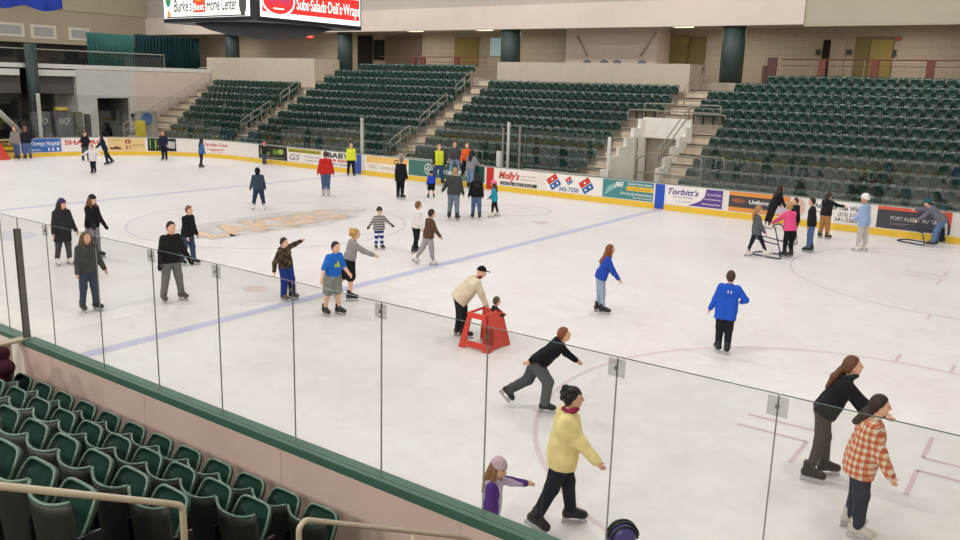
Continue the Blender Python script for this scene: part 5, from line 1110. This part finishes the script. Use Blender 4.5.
P_('person in a long black coat gliding toward the far boards', (400, 199), 157, 60, (26, 26, 30), (24, 24, 26), ((126, 116, 108), 'short'), legs=(4, 4, -2, 4), arms=((6, 12, 8), (6, 10, 8)), lean=6, hem=.10, girth=1.2)
P_('man in a red hooded jacket and jeans skating away from the camera', (326, 196), 151.5, 92, (196, 46, 42), JEANS, (BROWN, 'short'), legs=(4, 6, 0, 6), ab=0, arms=((8, 14, 10), (8, 14, 10)), lean=4, hem=.03, girth=1.2, hood=True, skate='grey')
vest = pat_mat('reflective_vest', twotone((214, 226, 60), (40, 40, 42), .215))
P_('steward in a yellow reflective vest standing alone by the blue boards strip', (351, 176), 143.5, 280, (216, 228, 62), (30, 30, 34), (BLOND, 'short'), legs=(0, 2, 0, 2), ab=5, arms=((4, 8, 10), (4, 8, 10)), girth=1.15, hem=.03, skate='black', top_name='vest')
P_('person in a dark teal hooded sweatshirt and jeans bending near the centre logo', (259, 210), 168, 100, (56, 72, 86), (44, 56, 84), (BLKH, 'short'), legs=(14, 12, 8, 12), ab=10, arms=((12, 14, 14), (12, 14, 14)), lean=14, hat=('hood', (30, 34, 40)), skate='white', hem=.04, girth=1.15)
P_('small child in a pink helmet and dark jacket holding the far boards', None, 142.5, 60, (40, 36, 44), (70, 80, 110), None, child=True, hat=('helmet', (238, 110, 150)), arms=((30, 14, 20), (30, 14, 20)), at=(*path_at(s_of_px(271), .5)[0], 0))
P_('girl with long black hair in a blue jacket near the red script advert', (201, 168), 138.5, 20, (66, 104, 160), (36, 40, 60), (BLKH, 'long'), arms=((10, 8, 10), (10, 8, 10)), hem=.04, loose=.006)
P_('red-haired person in dark navy facing the black claw advert', (165, 160.5), 131, 250, (34, 40, 62), (30, 32, 44), (RED_H, 'long'), arms=((8, 10, 40), (8, 10, 30)), hem=.03)
P_('person in black leaning left and holding hands with the skater in white', (110, 165), 135, 190, (32, 36, 54), (34, 40, 62), (BLKH, 'long'), legs=(-2, 4, -22, 10), ab=2, arms=((52, 10, 6), (40, 14, 10)), lean=16, hem=.03)
P_('person in a white top and dark trousers spinning between two companions', (94, 173.5), 145, 250, (222, 216, 222), (30, 32, 46), (DBROWN, 'short'), legs=(8, 20, 0, 4), ab=0, arms=((30, 50, 20), (30, 50, 20)), hem=.08, girth=1.15)
P_('man in a black T-shirt and jeans in front of the red capitals', (86, 161), 132, 300, (32, 34, 36), (74, 80, 98), (BROWN, 'short'), legs=(4, 4, 0, 4), ab=6, arms=((10, 24, 20), (14, 24, 20)), sleeves=False, hem=.03, girth=1.1, top_name='shirt')
P_('woman in a black jacket and blue jeans with hands on hips at the left edge', None, 126.5, 110, (34, 32, 36), (84, 102, 140), ((140, 90, 64), 'short'), arms=((-8, 40, 60, 80), (-8, 40, 60, 80)), girth=1.2, hem=.02, ab=2, skate='shoe', at=(*path_at(s_of_px(16.5), 1.2)[0], 0))
P_('person in a grey top and jeans standing left of the woman with hands on hips', None, 126.5, 240, (136, 128, 128), (78, 92, 126), ((150, 110, 80), 'short'), girth=1.15, hem=.02, ab=2, skate='shoe', at=(*path_at(s_of_px(9.5), .9)[0], 0))
# --- group by the far boards
P_('steward in a yellow reflective vest and jeans standing beside the seated men', None, 144.5, 290, vest, (56, 76, 112), (BLOND, 'short'), legs=(4, 4, 0, 4), ab=8, arms=((6, 12, 30), (6, 12, 30)), girth=1.12, hem=.02, top_name='vest', at=(*path_at(s_of_px(443), .4)[0], 0))
def sitter(label, u, H, face, **k):
    s_ = s_of_px(u); p, d_, n = path_at(s_, -.06); return P_(label, None, None, face, k.pop('top'), k.pop('bot'), k.pop('hair'), at=(p[0], p[1], 0), sit=1.09+.085*H*.62, H=H, **k)
sitter('man in a grey jacket and faded jeans sitting on the boards', 453, 1.76, 276, top=(74, 76, 82), bot=(124, 142, 170), hair=((170, 110, 84), 'short'), legs=(78, 62, 74, 70), ab=10, arms=((24, 10, 40), (24, 10, 40)), lean=6, girth=1.1, skate='white')
sitter('person in an orange jacket and black trousers sitting on the boards', 466, 1.74, 268, top=(228, 98, 40), bot=(28, 28, 32), hair=((190, 120, 90), 'short'), legs=(70, 68, 70, 68), ab=6, arms=((14, 10, 30), (14, 10, 40)), lean=2, girth=1.1)
P_('person in a grey hooded top and pale jeans leaning on the boards', None, 150, 60, (140, 140, 144), (116, 134, 162), (BLKH, 'long'), arms=((30, 20, 30), (30, 20, 30)), lean=6, hem=.02, girth=1.1, at=(*path_at(s_of_px(474.5), .35)[0], 0))
# --- right-hand group
P_('woman in black with long brown hair leaning against the orange advert', (766, 228.5), 185, 24, (30, 28, 32), (34, 32, 34), (DBROWN, 'long'), legs=(-16, 2, -12, 2), arms=((28, 8, 14), (28, 8, 14)), lean=20, hem=.05, skate='white', ab=1)
P_('blond girl in a dark grey sweatshirt and black leggings striding right', (756, 257), 206, 20, (92, 92, 96), (34, 36, 48), ((166, 126, 84), 'tail_low'), legs=(-14, 4, 30, 6), ab=1, arms=((10, 10, 14), (16, 12, 14)), lean=-3, hem=.06, skate='white', loose=.002, hscale=1.12)
P_('blond girl in a bright pink jacket holding a bent steel skating aid', (787, 257.5), 202, 130, (232, 86, 138), (28, 26, 32), (BLOND, 'short'), legs=(4, 6, 2, 4), ab=3, arms=((50, 16, 10), (40, 14, 10)), lean=12, hem=.03, loose=.006, hscale=1.1)
P_('boy in a black hooded coat standing behind the pink jacket', (794, 244), 198, 200, (28, 28, 32), (26, 26, 30), (BROWN, 'short'), arms=((10, 10, 20), (10, 10, 20)), hood=True, hem=.05, skate='white', girth=1.1)
P_('person in a black jacket and blue jeans right of the pink jacket', (809, 252), 198, 180, (36, 34, 40), (84, 108, 150), (DBROWN, 'short'), legs=(4, 4, 0, 6), ab=1, arms=((6, 10, 8), (2, 10, 8)), hem=.03, girth=1.08)
P_('woman in a black jacket and tan trousers raising a phone at the far boards', (823, 238.5), 192.5, 52, (34, 34, 38), (172, 126, 78), (DBROWN, 'tail_low'), legs=(2, 3, 2, 3), ab=6, arms=((20, 12, 30), (66, 20, 20)), hem=.02, girth=1.08, loose=.016)
P_('child in a white helmet, light blue jacket and pale grey trousers', (861, 251), 195, 150, (158, 182, 224), (196, 192, 190), None, hat=('helmet', (232, 230, 228)), legs=(4, 4, -2, 4), ab=4, arms=((10, 10, 40), (10, 10, 30)), hem=.06, skate='white', girth=1.1, hscale=1.1, skin=SK2)
P_('man in a grey shirt, jeans and teal knit hat bending over at the right edge', (933, 246.5), 199.5, 176, (110, 110, 122), (96, 118, 160), (BROWN, 'short'), legs=(22, 14, 16, 10), ab=4, arms=((60, 10, 10), (96, 16, 6)), lean=46, hat=('beanie', (34, 96, 110)), girth=1.15, hem=.02, skate='shoe', headpitch=20, top_name='shirt')
P_('small child in pale blue behind the bending man', (941, 243), 208, 180, (178, 186, 206), (40, 44, 60), None, child=True, hat=('beanie', (40, 92, 110)), arms=((30, 10, 20), (30, 10, 20)))
# ------------------------------------------------------------------ skating aids
REDP = mat('red_plastic', (206, 62, 46), .4, 0, .5, .05, 6)
wk = empty('skating_aid', (13.45, 6.66, 0)); tag(wk, 'red plastic skating aid with sloping sides under the old man', 'skating aid')
hx, hy, zt, tp = .345, .37, .67, .62
def corner(sx_, sy_, t): return np.array([sx_*hx*(1-(1-tp)*t), sy_*hy*(1-(1-tp*1.1)*t), zt*t])
def slab(b, quad, n_, th=.035):
    q = [np.array(p) for p in quad]; n_ = np.array(n_)*th; b.add([*q, *[p-n_ for p in q]], [(0, 1, 2, 3), (7, 6, 5, 4), (0, 4, 5, 1), (1, 5, 6, 2), (2, 6, 7, 3), (3, 7, 4, 0)])
def side_frame(s0, s1, n_, hole, name, zl=.78):
    b = MB(); C = lambda u, t: corner(*s0, t)*(1-u)+corner(*s1, t)*u
    if hole:
        for u0, u1, t0, t1 in ((0, .2, .0, 1), (.8, 1, .0, 1), (.2, .8, .06, .22), (.2, .8, .86, 1)): slab(b, [C(u0, t0), C(u1, t0), C(u1, t1), C(u0, t1)], n_)
    else:
        slab(b, [C(0, .05), C(1, .05), C(1, 1), C(0, 1)], n_)
        for u in (.0, .84): slab(b, [C(u, 0), C(u+.16, 0), C(u+.16, .06), C(u, .06)], n_)
        for u in (.06, .3, .54, .78): slab(b, [C(u, 1), C(u+.16, 1), C(u+.13, 1.06), C(u+.03, 1.06)], n_)
    return b.build(name, REDP, wk)
side_frame((-1, -1), (1, -1), (0, -1, 0), True, 'side_panel'); side_frame((1, 1), (-1, 1), (0, 1, 0), True, 'side_panel'); side_frame((1, -1), (1, 1), (1, 0, 0), False, 'front_panel')
b = MB(); b.tube([corner(-1, -1, .97), corner(-1, 1, .97)], .025, 8); b.build('push_bar', REDP, wk, True)
rc = back(3, 160, 2, 0); b = MB(); b.add(*(lambda h: ([(-h, -h, 0), (h, -h, 0), (h, h, 0), (-h, h, 0), (-h*.15, -h*.15, .95), (h*.15, -h*.15, .95), (h*.15, h*.15, .95), (-h*.15, h*.15, .95)], [(3, 2, 1, 0), (4, 5, 6, 7), (0, 1, 5, 4), (1, 2, 6, 5), (2, 3, 7, 6), (3, 0, 4, 7)]))(.4)); o = b.build('skating_aid', REDP); o.location = (rc[0]-.35, rc[1], 0); tag(o, 'red tapered skating aid cut by the left picture edge', 'skating aid')
NAVY = mat('navy_steel_tube', (44, 50, 78), .4, .3, .5, .05, 10)
def steel_aid(px, rot, label):
    c = back(px[0], px[1], 2, 0); r = .02
    root = empty('skating_aid', (c[0], c[1], 0), R(rot)); tag(root, label, 'skating aid')
    for sy in (-1, 1):
        b = MB(); b.tube(arcpts([(-.5, .30*sy, r), (.45, .36*sy, r), (.12, .26*sy, .9)], .1), r, 8); b.build('side_tube', NAVY, root, True)
    b = MB(); b.tube(arcpts([(.12, -.26, .9), (.02, -.24, .96), (.02, .24, .96), (.12, .26, .9)], .06), r, 8); b.build('handle', NAVY, root, True)
    b = MB(); b.tube(arcpts([(-.5, -.30, r), (-.58, -.2, r), (-.58, .2, r), (-.5, .30, r)], .08), r, 8); b.build('rear_tube', NAVY, root, True)
    b = MB(); b.tube(arcpts([(.3, -.31, .42), (-.45, -.3, .5), (-.45, .3, .5), (.3, .31, .42)], .1), r*.9, 8); b.build('middle_tube', NAVY, root, True)
steel_aid((772, 256), -8, 'navy bent-tube skating aid held by the girl in pink')
steel_aid((917, 243), -20, 'navy bent-tube skating aid in front of the bending man')
# coat at the left edge of the near stand
c = (10.42, -.95, .62); F = Field((-.3, -.25, -.3), (.3, .25, .6), .015)
F.seg((-.16, 0, .18), (.16, .02, .2), .12, .11, .05).seg((-.12, 0, .05), (-.1, .05, -.15), .09, .07, .05).seg((.1, 0, .05), (.1, .05, -.15), .09, .08, .05).seg((-.04, 0, .34), (.08, .02, .37), .10, .10, .03)
P, Q = F.out(); o = new_obj('hooded_coat', P, Q, fabric((58, 22, 34)), None, True); c = back(-2, 371, 1, -.95); o.location = (c[0]+.02, c[1], c[2]-.12); tag(o, 'dark maroon hooded coat bundled over the seats at the left edge', 'coat')
